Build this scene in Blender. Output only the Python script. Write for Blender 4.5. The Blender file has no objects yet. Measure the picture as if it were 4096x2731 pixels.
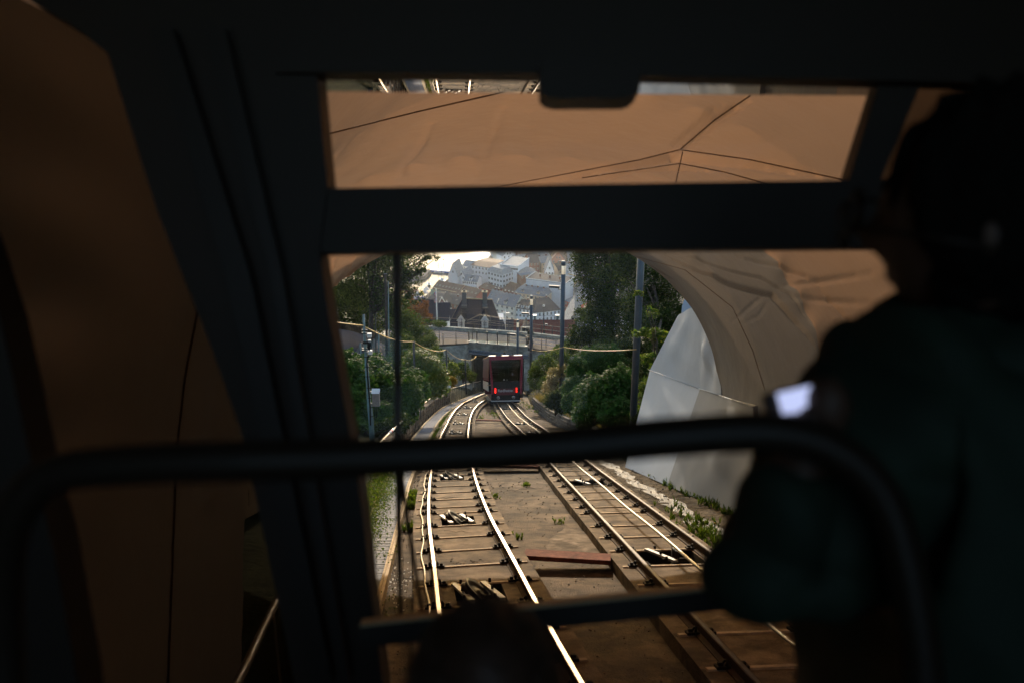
import bpy, bmesh, math, random
import numpy as np
from mathutils import Vector, Matrix, Quaternion
R = math.radians
random.seed(7); rng = np.random.default_rng(11)
S = bpy.context.scene; COL = S.collection
# ------------------------------------------------------------------ camera, sky, sun, exposure
FPX = 3982.0; TH = R(21.3); CX, CY = 2048.0, 1365.5
cd = bpy.data.cameras.new('camera'); cam = bpy.data.objects.new('camera', cd); COL.objects.link(cam); S.camera = cam
cd.sensor_width = 36; cd.lens = 36 * FPX / 4096; cd.clip_start = 0.05; cd.clip_end = 20000
cam.location = (0, 0, 0); cam.rotation_euler = (R(90) - TH, 0, 0)
cd.dof.use_dof = True; cd.dof.focus_distance = 27; cd.dof.aperture_fstop = 2.8
SUN_EL, SUN_AZ = R(9), R(-1.5)
wd = bpy.data.worlds.new('World'); S.world = wd; wd.use_nodes = True
nt = wd.node_tree; nt.nodes.clear()
o_ = nt.nodes.new('ShaderNodeOutputWorld'); b_ = nt.nodes.new('ShaderNodeBackground'); sk = nt.nodes.new('ShaderNodeTexSky')
sk.sky_type = 'NISHITA'; sk.sun_disc = False; sk.sun_elevation = SUN_EL; sk.sun_rotation = SUN_AZ; sk.dust_density = 1.5
b_.inputs['Strength'].default_value = 0.15
nt.links.new(sk.outputs[0], b_.inputs[0]); nt.links.new(b_.outputs[0], o_.inputs[0])
sl = bpy.data.lights.new('sun', 'SUN'); sl.energy = 2.0; sl.angle = R(0.53); sl.color = (1.0, 0.85, 0.68)
so = bpy.data.objects.new('sun', sl); COL.objects.link(so)
sdir = Vector((math.sin(SUN_AZ) * math.cos(SUN_EL), math.cos(SUN_AZ) * math.cos(SUN_EL), math.sin(SUN_EL)))
so.rotation_euler = (-sdir).to_track_quat('-Z', 'Y').to_euler(); so.location = (0, 100, 60)
S.view_settings.view_transform = 'Standard'; S.view_settings.look = 'None'; S.view_settings.gamma = 1
S.view_settings.exposure = 1.4; S.view_settings.use_curve_mapping = False
# ------------------------------------------------------------------ geometry of the view
cT, sT = math.cos(TH), math.sin(TH)
def C2W(x, v, d): return Vector((x, d * cT + v * sT, -d * sT + v * cT))
def W(px, py, d): return C2W((px - CX) / FPX * d, -(py - CY) / FPX * d, d)
def ZP(px, py, z):
    r = W(px, py, 1.0); return r * (z / r.z)
_hd = [-10, 45, 50, 56, 62, 75, 92, 110, 140, 200, 600]; _hh = [2.4, 2.4, 2.34, 2.15, 2.0, 1.82, 1.75, 1.8, 2.2, 3, 5]
def hh(d): return float(np.interp(d, _hd, _hh))
def gp(d, up=0.0):
    v = -(0.02875 * d + hh(d)) + up
    return d * cT + v * sT, -d * sT + v * cT
def P(x, d, up=0.0):
    y, z = gp(d, up); return Vector((x, y, z))
def G(px, py, up=0.0):
    d = 40.0
    for _ in range(60):
        d += 0.5 * ((hh(d) - up) / max(1e-4, ((py - CY) / FPX - 0.02875)) - d)
    return P((px - CX) / FPX * d, d, up)
def interp(tab):
    xs = [a for a, b in tab]; ys = [b for a, b in tab]
    return lambda d: float(np.interp(d, xs, ys))
def smooth_interp(tab):
    f = interp(tab)
    return lambda d: sum(f(d + o * max(.6, d * .05)) for o in (-1.5, -1, -.5, 0, .5, 1, 1.5)) / 7
cl = smooth_interp([(-6, .9), (4, .45), (7.64, .02), (9.5, -.18), (12.5, -.477), (16, -.84), (19.8, -1.154), (23.5, -1.416), (36.2, -2.11), (51, -2.65), (60, -2.6), (66, -2.3), (80, -1.5), (110, -.6), (200, 0)])
cr = smooth_interp([(-6, 3.0), (4, 2.6), (11.7, 2.2), (24.4, 1.58), (40, .88), (57, -.2), (62, -.42), (75, -1.0), (90, -1.2), (110, -.8), (200, 0)])
hl = smooth_interp([(-6, -.9), (4.5, -1.28), (6.5, -1.55), (11, -2.05), (23, -2.95), (29, -3.3), (37, -3.75), (49, -4.27), (60, -4.2), (70, -3.55), (90, -2.75), (200, -2.75)])
wr = smooth_interp([(-6, -.3), (4.5, -.9), (10, -1.40), (23, -2.36), (37, -3.1), (48, -3.6), (54, -3.65), (66, -3.15), (83, -2.5), (200, -2.3)])
xr = smooth_interp([(-6, 5.2), (10, 4.7), (17, 4.1), (23, 3.6), (46, 2.2), (53, 1.6), (60, 1.25), (75, .9), (90, .9), (200, .9)])
# ------------------------------------------------------------------ materials
M = {}
def mat(name, col, rough=.6, metal=0, noise=0, nscale=5, bump=0, bscale=30, spec=.5, col2=None, dist=.01, detail=6, stain=0, emis=None, estr=0, coord='Object'):
    m = bpy.data.materials.new(name); m.use_nodes = True; n = m.node_tree; b = n.nodes['Principled BSDF']
    b.inputs['Base Color'].default_value = (*col, 1); b.inputs['Roughness'].default_value = rough; b.inputs['Metallic'].default_value = metal
    b.inputs['Specular IOR Level'].default_value = spec
    tc = n.nodes.new('ShaderNodeTexCoord')
    if noise or col2:
        t = n.nodes.new('ShaderNodeTexNoise'); t.inputs['Scale'].default_value = nscale; t.inputs['Detail'].default_value = detail; t.inputs['Roughness'].default_value = .65
        n.links.new(tc.outputs[coord], t.inputs['Vector'])
        rp = n.nodes.new('ShaderNodeValToRGB'); rp.color_ramp.elements[0].position = .35; rp.color_ramp.elements[1].position = .68
        c2 = col2 or tuple(min(1, c * (1 + noise)) for c in col); c1 = col if col2 else tuple(c * (1 - noise) for c in col)
        rp.color_ramp.elements[0].color = (*c1, 1); rp.color_ramp.elements[1].color = (*c2, 1)
        n.links.new(t.outputs['Fac'], rp.inputs[0]); last = rp.outputs[0]
        if stain:
            for sc_, lo, hi, p0, p1, dt in ((.55, 1 - stain, 1.15, .35, .6, 8), (3.3, 1 - stain * .7, 1.1, .42, .56, 9), (48, 1 - stain * .8, 1.1, .30, .44, 3)):
                t3 = n.nodes.new('ShaderNodeTexNoise'); t3.inputs['Scale'].default_value = sc_; t3.inputs['Detail'].default_value = dt; t3.inputs['Distortion'].default_value = .6; n.links.new(tc.outputs[coord], t3.inputs['Vector'])
                r3 = n.nodes.new('ShaderNodeValToRGB'); r3.color_ramp.elements[0].position = p0; r3.color_ramp.elements[1].position = p1; r3.color_ramp.elements[0].color = (lo, lo, lo, 1); r3.color_ramp.elements[1].color = (hi, hi, hi, 1); n.links.new(t3.outputs['Fac'], r3.inputs[0])
                mm = n.nodes.new('ShaderNodeMixRGB'); mm.blend_type = 'MULTIPLY'; mm.inputs[0].default_value = 1; n.links.new(last, mm.inputs[1]); n.links.new(r3.outputs[0], mm.inputs[2]); last = mm.outputs[0]
        n.links.new(last, b.inputs['Base Color'])
    if bump:
        t2 = n.nodes.new('ShaderNodeTexNoise'); t2.inputs['Scale'].default_value = bscale; t2.inputs['Detail'].default_value = 5
        n.links.new(tc.outputs[coord], t2.inputs['Vector'])
        bp = n.nodes.new('ShaderNodeBump'); bp.inputs['Strength'].default_value = bump; bp.inputs['Distance'].default_value = dist
        n.links.new(t2.outputs['Fac'], bp.inputs['Height']); n.links.new(bp.outputs[0], b.inputs['Normal'])
    if emis: b.inputs['Emission Color'].default_value = (*emis, 1); b.inputs['Emission Strength'].default_value = estr
    M[name] = m; return m
def leafmat(name, cols, trans=.35, rough=.6, spec=.05, tcol=None):
    m = bpy.data.materials.new(name); m.use_nodes = True; n = m.node_tree; b = n.nodes['Principled BSDF']; out = n.nodes['Material Output']
    g = n.nodes.new('ShaderNodeNewGeometry'); rp = n.nodes.new('ShaderNodeValToRGB'); e = rp.color_ramp.elements
    e[0].color = (*cols[0], 1); e[1].color = (*cols[-1], 1)
    for i, c in enumerate(cols[1:-1]): x = e.new((i + 1) / (len(cols) - 1)); x.color = (*c, 1)
    n.links.new(g.outputs['Random Per Island'], rp.inputs[0]); n.links.new(rp.outputs[0], b.inputs['Base Color'])
    b.inputs['Roughness'].default_value = rough; b.inputs['Specular IOR Level'].default_value = spec
    t = n.nodes.new('ShaderNodeBsdfTranslucent'); mx = n.nodes.new('ShaderNodeMixShader'); mx.inputs[0].default_value = trans
    mu = n.nodes.new('ShaderNodeMixRGB'); mu.blend_type = 'MULTIPLY'; mu.inputs[0].default_value = 1; mu.inputs[2].default_value = (*(tcol or (1.35, 1.4, .5)), 1)
    n.links.new(rp.outputs[0], mu.inputs[1]); n.links.new(mu.outputs[0], t.inputs[0])
    n.links.new(b.outputs[0], mx.inputs[1]); n.links.new(t.outputs[0], mx.inputs[2]); n.links.new(mx.outputs[0], out.inputs[0])
    M[name] = m; return m
def glassmat(name, tint, refl=.08, rough=.02):
    m = bpy.data.materials.new(name); m.use_nodes = True; n = m.node_tree; n.nodes.remove(n.nodes['Principled BSDF']); out = n.nodes['Material Output']
    t = n.nodes.new('ShaderNodeBsdfTransparent'); t.inputs[0].default_value = (*tint, 1)
    g = n.nodes.new('ShaderNodeBsdfGlossy'); g.inputs['Roughness'].default_value = rough
    mx = n.nodes.new('ShaderNodeMixShader'); mx.inputs[0].default_value = refl
    n.links.new(t.outputs[0], mx.inputs[1]); n.links.new(g.outputs[0], mx.inputs[2]); n.links.new(mx.outputs[0], out.inputs[0])
    M[name] = m; return m
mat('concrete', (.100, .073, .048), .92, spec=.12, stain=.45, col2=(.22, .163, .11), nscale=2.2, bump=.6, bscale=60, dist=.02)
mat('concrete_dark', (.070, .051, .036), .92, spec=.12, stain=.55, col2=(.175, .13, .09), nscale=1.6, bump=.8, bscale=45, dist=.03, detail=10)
mat('concrete_grey', (.24, .24, .22), .85, noise=.3, nscale=1.5, bump=.3, bscale=30)
mat('sleeper', (.44, .34, .24), .85, spec=.15, noise=.2, stain=.3, nscale=8)
mat('rail_steel', (.05, .03, .019), .85, .0, spec=.08, noise=.3, nscale=9, bump=.2, bscale=60)
mat('rail_head', (.42, .37, .32), .28, 1.0, noise=.12, nscale=12)
mat('rail_head_mid', (.26, .21, .17), .38, 1.0, noise=.12, nscale=12)
mat('rail_head_dull', (.07, .047, .032), .6, 0, spec=.2, noise=.3, nscale=12)
mat('clip', (.016, .012, .009), .8, spec=.1)
mat('galv', (.27, .27, .265), .6, .2, noise=.15, nscale=20)
mat('wheel_dark', (.035, .033, .03), .55, .3, spec=.2)
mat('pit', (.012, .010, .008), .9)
mat('cable', (.30, .28, .23), .5, .5, noise=.2, nscale=40)
mat('tan_wire', (.62, .47, .28), .5)
mat('yellow_wire', (.75, .50, .16), .5)
mat('timber_red', (.17, .06, .045), .9, spec=.08, stain=.3, noise=.4, nscale=14, bump=.6, bscale=50)
mat('timber_pale', (.42, .32, .20), .8, spec=.15, noise=.25, nscale=6, bump=.3)
mat('walk_metal', (.22, .24, .29), .8, .0, spec=.08, noise=.25, nscale=5)
mat('stone', (.13, .092, .065), .9, stain=.3, spec=.15, noise=.35, nscale=3, bump=.8, bscale=18, dist=.03)
mat('stone_grey', (.15, .135, .12), .9, spec=.15, noise=.35, nscale=3, bump=.8, bscale=18, dist=.03)
mat('soil', (.018, .02, .010), .95, spec=.02, noise=.4, nscale=2, bump=.8, bscale=8, dist=.1)
mat('asphalt', (.036, .044, .070), .95, spec=.05, noise=.18, nscale=.6, bump=.4, bscale=80)
mat('paving', (.085, .076, .07), .95, spec=.05, noise=.2, nscale=1)
mat('bridge_conc', (.36, .35, .30), .9, stain=.3, spec=.15, noise=.35, nscale=.8, bump=.4, bscale=10)
mat('dark_steel', (.03, .034, .038), .5, .2)
mat('pole_blue', (.075, .095, .12), .42, .1, noise=.12, nscale=3)
mat('pole_green', (.12, .20, .21), .45, .1, noise=.2, nscale=4)
mat('lamp_glass', (.80, .72, .58), .4, emis=(1, .82, .58), estr=.2)
mat('white_paint', (.78, .78, .76), .5)
mat('bark', (.05, .035, .025), .9, noise=.4, nscale=6, bump=.8)
mat('tarp_white_dim', (.27, .285, .31), .6, spec=.15, noise=.06, nscale=.6, bump=.2, bscale=2, dist=.04)  # dimmer copy of the white sheet, weaker light through it put into the colour
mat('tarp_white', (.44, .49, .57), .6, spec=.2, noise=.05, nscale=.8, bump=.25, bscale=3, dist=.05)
mat('black_plastic', (.026, .0155, .008), .55, spec=.3, bump=.1, bscale=200)  # strip on top: light along the bar's edge, painted as its own gold colour
mat('black_metal', (.024, .016, .010), .45, 0, spec=.25)
mat('lit_edge', (.55, .42, .22), .6)
mat('car_red', (.30, .005, .032), .3, spec=.5); mat('car_dark', (.008, .008, .009), .35, spec=.2); mat('car_red_dark', (.13, .006, .016), .35)
mat('silver', (.62, .62, .62), .3, .7)
mat('tail_red', (.9, .02, .01), .3, emis=(1, .012, .006), estr=2.6)
mat('screen', (.5, .55, .8), .3, emis=(.60, .66, 1), estr=.34)
mat('jacket', (.010, .025, .012), .8, noise=.2, nscale=12); mat('skin', (.08, .04, .024), .6); mat('hair', (.010, .008, .006), .9, spec=.05, bump=1, bscale=90, dist=.01); mat('hair_brown', (.06, .032, .016), .5, bump=1, bscale=90, dist=.01)
mat('red_cloth', (.55, .02, .03), .8); mat('blue_cloth', (.02, .05, .25), .8); mat('white_cloth', (.75, .75, .75), .8)
mat('yellow_cloth', (.80, .5, .03), .7); mat('pontoon_blue', (.02, .14, .50), .4)
glassmat('clear_glass', (.93, .96, .94), .03); glassmat('windscreen', (.975, .975, .965), .003)
glassmat('side_glass', (.36, .35, .33), .004); glassmat('car_glass', (.42, .42, .44), .06, .04)
glassmat('netting', (.35, .75, .65), .3, .8)
mir = mat('soffit_mirror', (.62, .60, .58), .01, 1.0)
mat('win_dark', (.05, .055, .06), .15, spec=.8); mat('win_frame', (.55, .55, .53), .6)
for nm, c in dict(w_white=(.86, .88, .92), w_grey=(.62, .65, .71), w_cream=(.74, .71, .64), w_yellow=(.62, .45, .20), w_red=(.42, .08, .05), w_brick=(.19, .065, .045), w_beige=(.58, .45, .32), w_pink=(.50, .24, .18)).items():
    mat(nm, c, .85, noise=.08, nscale=.4, spec=.2)
def roofmat(name, c, sx=.35, rough=.6, sp=.12, vert=.25):
    m = mat(name, c, rough, spec=sp); n = m.node_tree; b = n.nodes['Principled BSDF']
    tc = n.nodes.new('ShaderNodeTexCoord'); br = n.nodes.new('ShaderNodeTexBrick'); br.offset = 0
    mp = n.nodes.new('ShaderNodeMapping'); n.links.new(tc.outputs['UV'], mp.inputs[0]); n.links.new(mp.outputs[0], br.inputs['Vector'])
    br.inputs['Scale'].default_value = 1; br.inputs['Brick Width'].default_value = sx; br.inputs['Row Height'].default_value = vert; br.inputs['Mortar Size'].default_value = .03
    br.inputs['Mortar Smooth'].default_value = .6
    br.inputs['Color1'].default_value = (*c, 1); br.inputs['Color2'].default_value = (*[x * 1.5 for x in c], 1); br.inputs['Mortar'].default_value = (*[x * .4 for x in c], 1)
    n.links.new(br.outputs['Color'], b.inputs['Base Color'])
    bp = n.nodes.new('ShaderNodeBump'); bp.inputs['Distance'].default_value = .06; bp.inputs['Strength'].default_value = .8; bp.invert = True
    n.links.new(br.outputs['Fac'], bp.inputs['Height']); n.links.new(bp.outputs[0], b.inputs['Normal']); return m
roofmat('r_slate', (.15, .18, .225), .5, .75); roofmat('r_dark', (.042, .044, .060), .35, .85); roofmat('r_tile', (.016, .020, .042), .21, .85, vert=.22)
roofmat('r_brown', (.11, .06, .047), .35, .7); roofmat('r_red', (.20, .06, .045), .16, .6, vert=.14); roofmat('r_grey', (.27, .29, .32), .8, .75)
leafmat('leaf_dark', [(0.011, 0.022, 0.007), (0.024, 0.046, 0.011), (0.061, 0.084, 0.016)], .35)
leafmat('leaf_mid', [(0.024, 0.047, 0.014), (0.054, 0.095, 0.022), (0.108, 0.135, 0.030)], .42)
leafmat('leaf_light', [(0.041, 0.081, 0.016), (0.088, 0.149, 0.027), (0.189, 0.203, 0.041)], .45)
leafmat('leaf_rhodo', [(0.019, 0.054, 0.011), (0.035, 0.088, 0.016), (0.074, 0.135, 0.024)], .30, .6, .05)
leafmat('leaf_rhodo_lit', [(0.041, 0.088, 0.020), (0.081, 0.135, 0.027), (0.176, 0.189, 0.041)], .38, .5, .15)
leafmat('leaf_yellow', [(.16, .11, .01), (.25, .17, .015)], .4); leafmat('leaf_rust', [(.09, .03, .012), (.18, .06, .02), (.22, .10, .03)], .4)
leafmat('leaf_tan', [(.16, .13, .05), (.30, .24, .12), (.10, .10, .03)], .35, .4, .7); leafmat('straw', [(.22, .17, .07), (.34, .26, .12), (.10, .10, .03)], .4)
leafmat('petal', [(.75, .75, .78), (.85, .84, .85)], .3)
# tarp: pale fabric that lets some daylight through
def tarpmat(name, col, tr, f):
    m = mat(name, col, .55, spec=.35, noise=.13, nscale=.35, bump=.5, bscale=1.3, dist=.12, detail=3); n = m.node_tree; b = n.nodes['Principled BSDF']; out = n.nodes['Material Output']
    t = n.nodes.new('ShaderNodeBsdfTranslucent'); t.inputs[0].default_value = (*tr, 1)
    mx = n.nodes.new('ShaderNodeMixShader'); mx.inputs[0].default_value = f
    n.links.new(b.outputs[0], mx.inputs[1]); n.links.new(t.outputs[0], mx.inputs[2]); n.links.new(mx.outputs[0], out.inputs[0])
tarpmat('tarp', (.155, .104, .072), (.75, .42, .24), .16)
tarpmat('tarp_skylit', (.125, .108, .096), (.62, .50, .40), .09)  # greyer copy for the mouth; daylight difference painted into the two fabric colours
def watermat():
    m = mat('water', (.03, .045, .055), .10, spec=.6); n = m.node_tree; b = n.nodes['Principled BSDF']
    tc = n.nodes.new('ShaderNodeTexCoord'); t = n.nodes.new('ShaderNodeTexNoise'); t.inputs['Scale'].default_value = .35; t.inputs['Detail'].default_value = 6; t.inputs['Roughness'].default_value = .6
    n.links.new(tc.outputs['Object'], t.inputs['Vector']); bp = n.nodes.new('ShaderNodeBump'); bp.inputs['Strength'].default_value = 1; bp.inputs['Distance'].default_value = .13
    n.links.new(t.outputs['Fac'], bp.inputs['Height']); n.links.new(bp.outputs[0], b.inputs['Normal']); b.inputs['IOR'].default_value = 1.33
watermat()
def puddlemat():
    m = mat('wet_gravel', (.022, .017, .011), .95, spec=.02, stain=.45, col2=(.13, .10, .066), nscale=14, bump=.6, bscale=35, dist=.03, detail=8); n = m.node_tree; b = n.nodes['Principled BSDF']
    tc = n.nodes.new('ShaderNodeTexCoord'); t = n.nodes.new('ShaderNodeTexNoise'); t.inputs['Scale'].default_value = 3; n.links.new(tc.outputs['Object'], t.inputs['Vector'])
    r = n.nodes.new('ShaderNodeValToRGB'); r.color_ramp.elements[0].position = .45; r.color_ramp.elements[1].position = .55; r.color_ramp.elements[0].color = (.8, .8, .8, 1); r.color_ramp.elements[1].color = (.98, .98, .98, 1)
    n.links.new(t.outputs['Fac'], r.inputs[0]); n.links.new(r.outputs[0], b.inputs['Roughness'])
puddlemat()
mat('wet_dark', (.018, .017, .016), .45, noise=.5, nscale=20, bump=1, bscale=28, dist=.05, spec=.12)
# ------------------------------------------------------------------ mesh helpers
class MB:
    def __init__(s): s.v = []; s.f = []; s.m = []; s.mats = []; s.sm = []
    def mi(s, m):
        if m not in s.mats: s.mats.append(m)
        return s.mats.index(m)
    def add(s, vs, fs, m, smooth=False):
        o = len(s.v); k = s.mi(m); s.v += [tuple(v) for v in vs]
        for f in fs: s.f.append([i + o for i in f]); s.m.append(k); s.sm.append(smooth)
        return s
    def box(s, c, size, m, X=None):
        c = Vector(c); hx, hy, hz = size[0] / 2, size[1] / 2, size[2] / 2
        vs = [Vector((x, y, z)) for z in (-hz, hz) for y in (-hy, hy) for x in (-hx, hx)]
        if X is not None: vs = [X @ v for v in vs]
        return s.add([c + v for v in vs], [(0, 2, 3, 1), (4, 5, 7, 6), (0, 1, 5, 4), (2, 6, 7, 3), (0, 4, 6, 2), (1, 3, 7, 5)], m)
    def tube(s, pts, r, m, n=8, cap=True):
        pts = [Vector(p) for p in pts]; rr = r if hasattr(r, '__len__') else [r] * len(pts); vs = []; fs = []; up = None
        for i, p in enumerate(pts):
            t = (pts[min(i + 1, len(pts) - 1)] - pts[max(i - 1, 0)]).normalized()
            if up is None: up = Vector((0, 0, 1)) if abs(t.z) < .9 else Vector((1, 0, 0))
            a = t.cross(up).normalized(); up = a.cross(t).normalized()
            for k in range(n):
                q = 2 * math.pi * k / n; vs.append(p + (a * math.cos(q) + up * math.sin(q)) * rr[i])
        for i in range(len(pts) - 1):
            for k in range(n): a = i * n + k; b = i * n + (k + 1) % n; fs.append((a, a + n, b + n, b))
        if cap: fs.append(tuple(range(n))); fs.append(tuple(range(len(vs) - 1, len(vs) - n - 1, -1)))
        return s.add(vs, fs, m, True)
    def prism(s, poly, off, m):
        n = len(poly); off = Vector(off); vs = [Vector(p) for p in poly] + [Vector(p) + off for p in poly]
        return s.add(vs, [tuple(range(n))[::-1], tuple(range(n, 2 * n))] + [(i, (i + 1) % n, (i + 1) % n + n, i + n) for i in range(n)], m)
    def ell(s, c, r, m, n=16, k=10, X=None, f=None):
        c = Vector(c); vs = []; fs = []
        for i in range(k + 1):
            ph = math.pi * i / k
            for j in range(n):
                q = 2 * math.pi * j / n; u = Vector((math.sin(ph) * math.cos(q), math.sin(ph) * math.sin(q), math.cos(ph)))
                if f: u = f(u)
                p = Vector((u.x * r[0], u.y * r[1], u.z * r[2]))
                vs.append(c + (X @ p if X is not None else p))
        for i in range(k):
            for j in range(n): a = i * n + j; b = i * n + (j + 1) % n; fs.append((a, a + n, b + n, b))
        return s.add(vs, fs, m, True)
    def grid(s, rows, m, smooth=True):
        n = len(rows[0]); vs = [p for r in rows for p in r]
        return s.add(vs, [(i * n + j, i * n + j + 1, (i + 1) * n + j + 1, (i + 1) * n + j) for i in range(len(rows) - 1) for j in range(n - 1)], m, smooth)
    def mesh(s, name, o=None):
        me = bpy.data.meshes.new(name)
        o = o or Vector()
        me.from_pydata([(v[0] - o[0], v[1] - o[1], v[2] - o[2]) for v in s.v], [], s.f)
        for m in s.mats: me.materials.append(M[m])
        me.polygons.foreach_set('material_index', s.m); me.polygons.foreach_set('use_smooth', s.sm); me.update(); return me
def prop(o, label=None, cat=None, group=None, kind=None):
    if label: o['label'] = label
    if cat: o['category'] = cat
    if group: o['group'] = group
    if kind: o['kind'] = kind
    return o
def link(name, me, parent=None):
    o = bpy.data.objects.new(name, me); COL.objects.link(o)
    if parent is not None: o.parent = parent
    return o
def worldloc(o):
    v = Vector(o.location)
    return v if o.parent is None else v + worldloc(o.parent)
def part(name, mb, parent, local=False, label=None, kind=None):
    """mesh part; vertices in world space unless local"""
    o = link(name, mb.mesh(name, None if local else worldloc(parent)), parent)
    return prop(o, label, kind=kind)
def thing(name, label, cat, loc=(0, 0, 0), group=None, rot=None):
    o = link(name, None); o.location = loc; o.empty_display_size = .3
    if rot is not None: o.rotation_mode = 'QUATERNION'; o.rotation_quaternion = rot
    return prop(o, label, cat, group)
def single(name, mb, label, cat, group=None, kind=None, loc=None):
    loc = Vector(loc) if loc is not None else Vector(mb.v[0])
    o = link(name, mb.mesh(name, loc)); o.location = loc
    return prop(o, label, cat, group, kind)
def struct(name, mb, kind='structure', label=None):
    return prop(link(name, mb.mesh(name)), label, kind=kind)
def copy_obj(src, parent=None, **kw):
    c = src.copy(); COL.objects.link(c)
    if parent is not None: c.parent = parent
    return c
def children(o): return [c for c in bpy.data.objects if c.parent == o]
def copy_tree(src, kids, parent=None):
    c = src.copy(); COL.objects.link(c); c.parent = parent
    for k in kids.get(src.name, []): copy_tree(k, kids, c)
    return c
def kidmap(root):
    m = {}
    def rec(o):
        ch = list(o.children); m[o.name] = ch
        for c in ch: rec(c)
    rec(root); return m
def npmesh(name, V, F, mats, mi=None, nv=4):
    me = bpy.data.meshes.new(name); V = np.asarray(V, np.float32); F = np.asarray(F, np.int32); nf = len(F)
    me.vertices.add(len(V)); me.vertices.foreach_set('co', V.ravel()); me.loops.add(nf * nv); me.loops.foreach_set('vertex_index', F.ravel())
    me.polygons.add(nf); me.polygons.foreach_set('loop_start', np.arange(nf, dtype=np.int32) * nv); me.polygons.foreach_set('loop_total', np.full(nf, nv, np.int32))
    for m in mats: me.materials.append(M[m])
    if mi is not None: me.polygons.foreach_set('material_index', np.asarray(mi, np.int32))
    me.update(calc_edges=True); return me
# ------------------------------------------------------------------ foliage
def rot_frames(n, flat=.3):
    nrm = rng.normal(size=(n, 3)); nrm[:, 2] = np.abs(nrm[:, 2]) + flat; nrm /= np.linalg.norm(nrm, axis=1)[:, None]
    a = rng.normal(size=(n, 3)); a -= (a * nrm).sum(1)[:, None] * nrm; a /= np.linalg.norm(a, axis=1)[:, None]
    return a, np.cross(nrm, a), nrm
def leaf_quads(pts, size, flat=.3, aspect=.55):
    n = len(pts); a, b, c = rot_frames(n, flat); sz = size * rng.uniform(.6, 1.35, n)[:, None]
    V = np.stack([pts - a * sz * .5, pts + b * sz * aspect * .5 - c * sz * .06, pts + a * sz * .5, pts - b * sz * aspect * .5 - c * sz * .06], 1).reshape(-1, 3)
    return V, np.arange(n * 4).reshape(-1, 4)
def clump_points(blobs, n, clump=.16, per=26, shell=.72):
    """points gathered in clumps through the outer part of ellipsoids"""
    vol = np.array([b[1][0] * b[1][1] * b[1][2] for b in blobs]) ** .67; pr = vol / vol.sum(); out = []
    for b, p in zip(blobs, pr):
        c = np.array(b[0]); r = np.array(b[1]); k = max(3, int(n * p / per)); u = rng.normal(size=(k, 3)); u /= np.linalg.norm(u, axis=1)[:, None]
        u *= (shell + (1 - shell) * rng.random(k) ** .6)[:, None] * rng.uniform(.72, 1.08, k)[:, None]
        cc = c + u * r; m = max(1, int(n * p / k)); rr = float(np.mean(r)) * clump
        q = np.repeat(cc, m, 0) + rng.normal(size=(k * m, 3)) * rr * np.array([1, 1, .55]); out.append(q)
    return np.concatenate(out)
def rosettes(blobs, n, L=.14, w=.036, k=8):
    """whorls of long leaves on the outer skin of a bush"""
    vol = np.array([b[1][0] * b[1][2] for b in blobs]); pr = vol / vol.sum(); Vs = []
    for b, p in zip(blobs, pr):
        c = np.array(b[0]); r = np.array(b[1]); m = int(n * p); u = rng.normal(size=(m, 3)); u /= np.linalg.norm(u, axis=1)[:, None]
        lump = 1 + .17 * np.sin(u[:, 0] * 8 + c[0] * 3) * np.sin(u[:, 2] * 7 + c[2]) + .10 * np.sin(u[:, 1] * 13 + u[:, 0] * 11 + c[1])
        P0 = c + u * r * (lump * rng.uniform(.66, 1.10, m))[:, None]
        ax = u * .7 + np.array([0, -.15, .75]) + rng.normal(size=(m, 3)) * .3; ax /= np.linalg.norm(ax, axis=1)[:, None]
        t = rng.normal(size=(m, 3)); t -= (t * ax).sum(1)[:, None] * ax; t /= np.linalg.norm(t, axis=1)[:, None]; s = np.cross(ax, t)
        for i in range(k):
            an = 2 * math.pi * i / k + rng.uniform(-.25, .25, m); tilt = rng.uniform(-.15, .75, m)
            rad = t * np.cos(an)[:, None] + s * np.sin(an)[:, None]; side = -t * np.sin(an)[:, None] + s * np.cos(an)[:, None]
            dr = rad * np.cos(tilt)[:, None] + ax * np.sin(tilt)[:, None]; l = (L * rng.uniform(.7, 1.2, m))[:, None]
            mid = P0 + dr * l * .55; tip = P0 + dr * l - ax * l * .12
            Vs.append(np.stack([P0, mid + side * w, tip, mid - side * w], 1))
    V = np.concatenate(Vs).reshape(-1, 3); return V, np.arange(len(V)).reshape(-1, 4)
def blob(px, py, d, rx, ry, rz=None):
    c = W(px, py, d); k = d / FPX
    return (tuple(c), (rx * k, (rz if rz else (rx + ry) / 2 * k * .8), ry * k))
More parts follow.
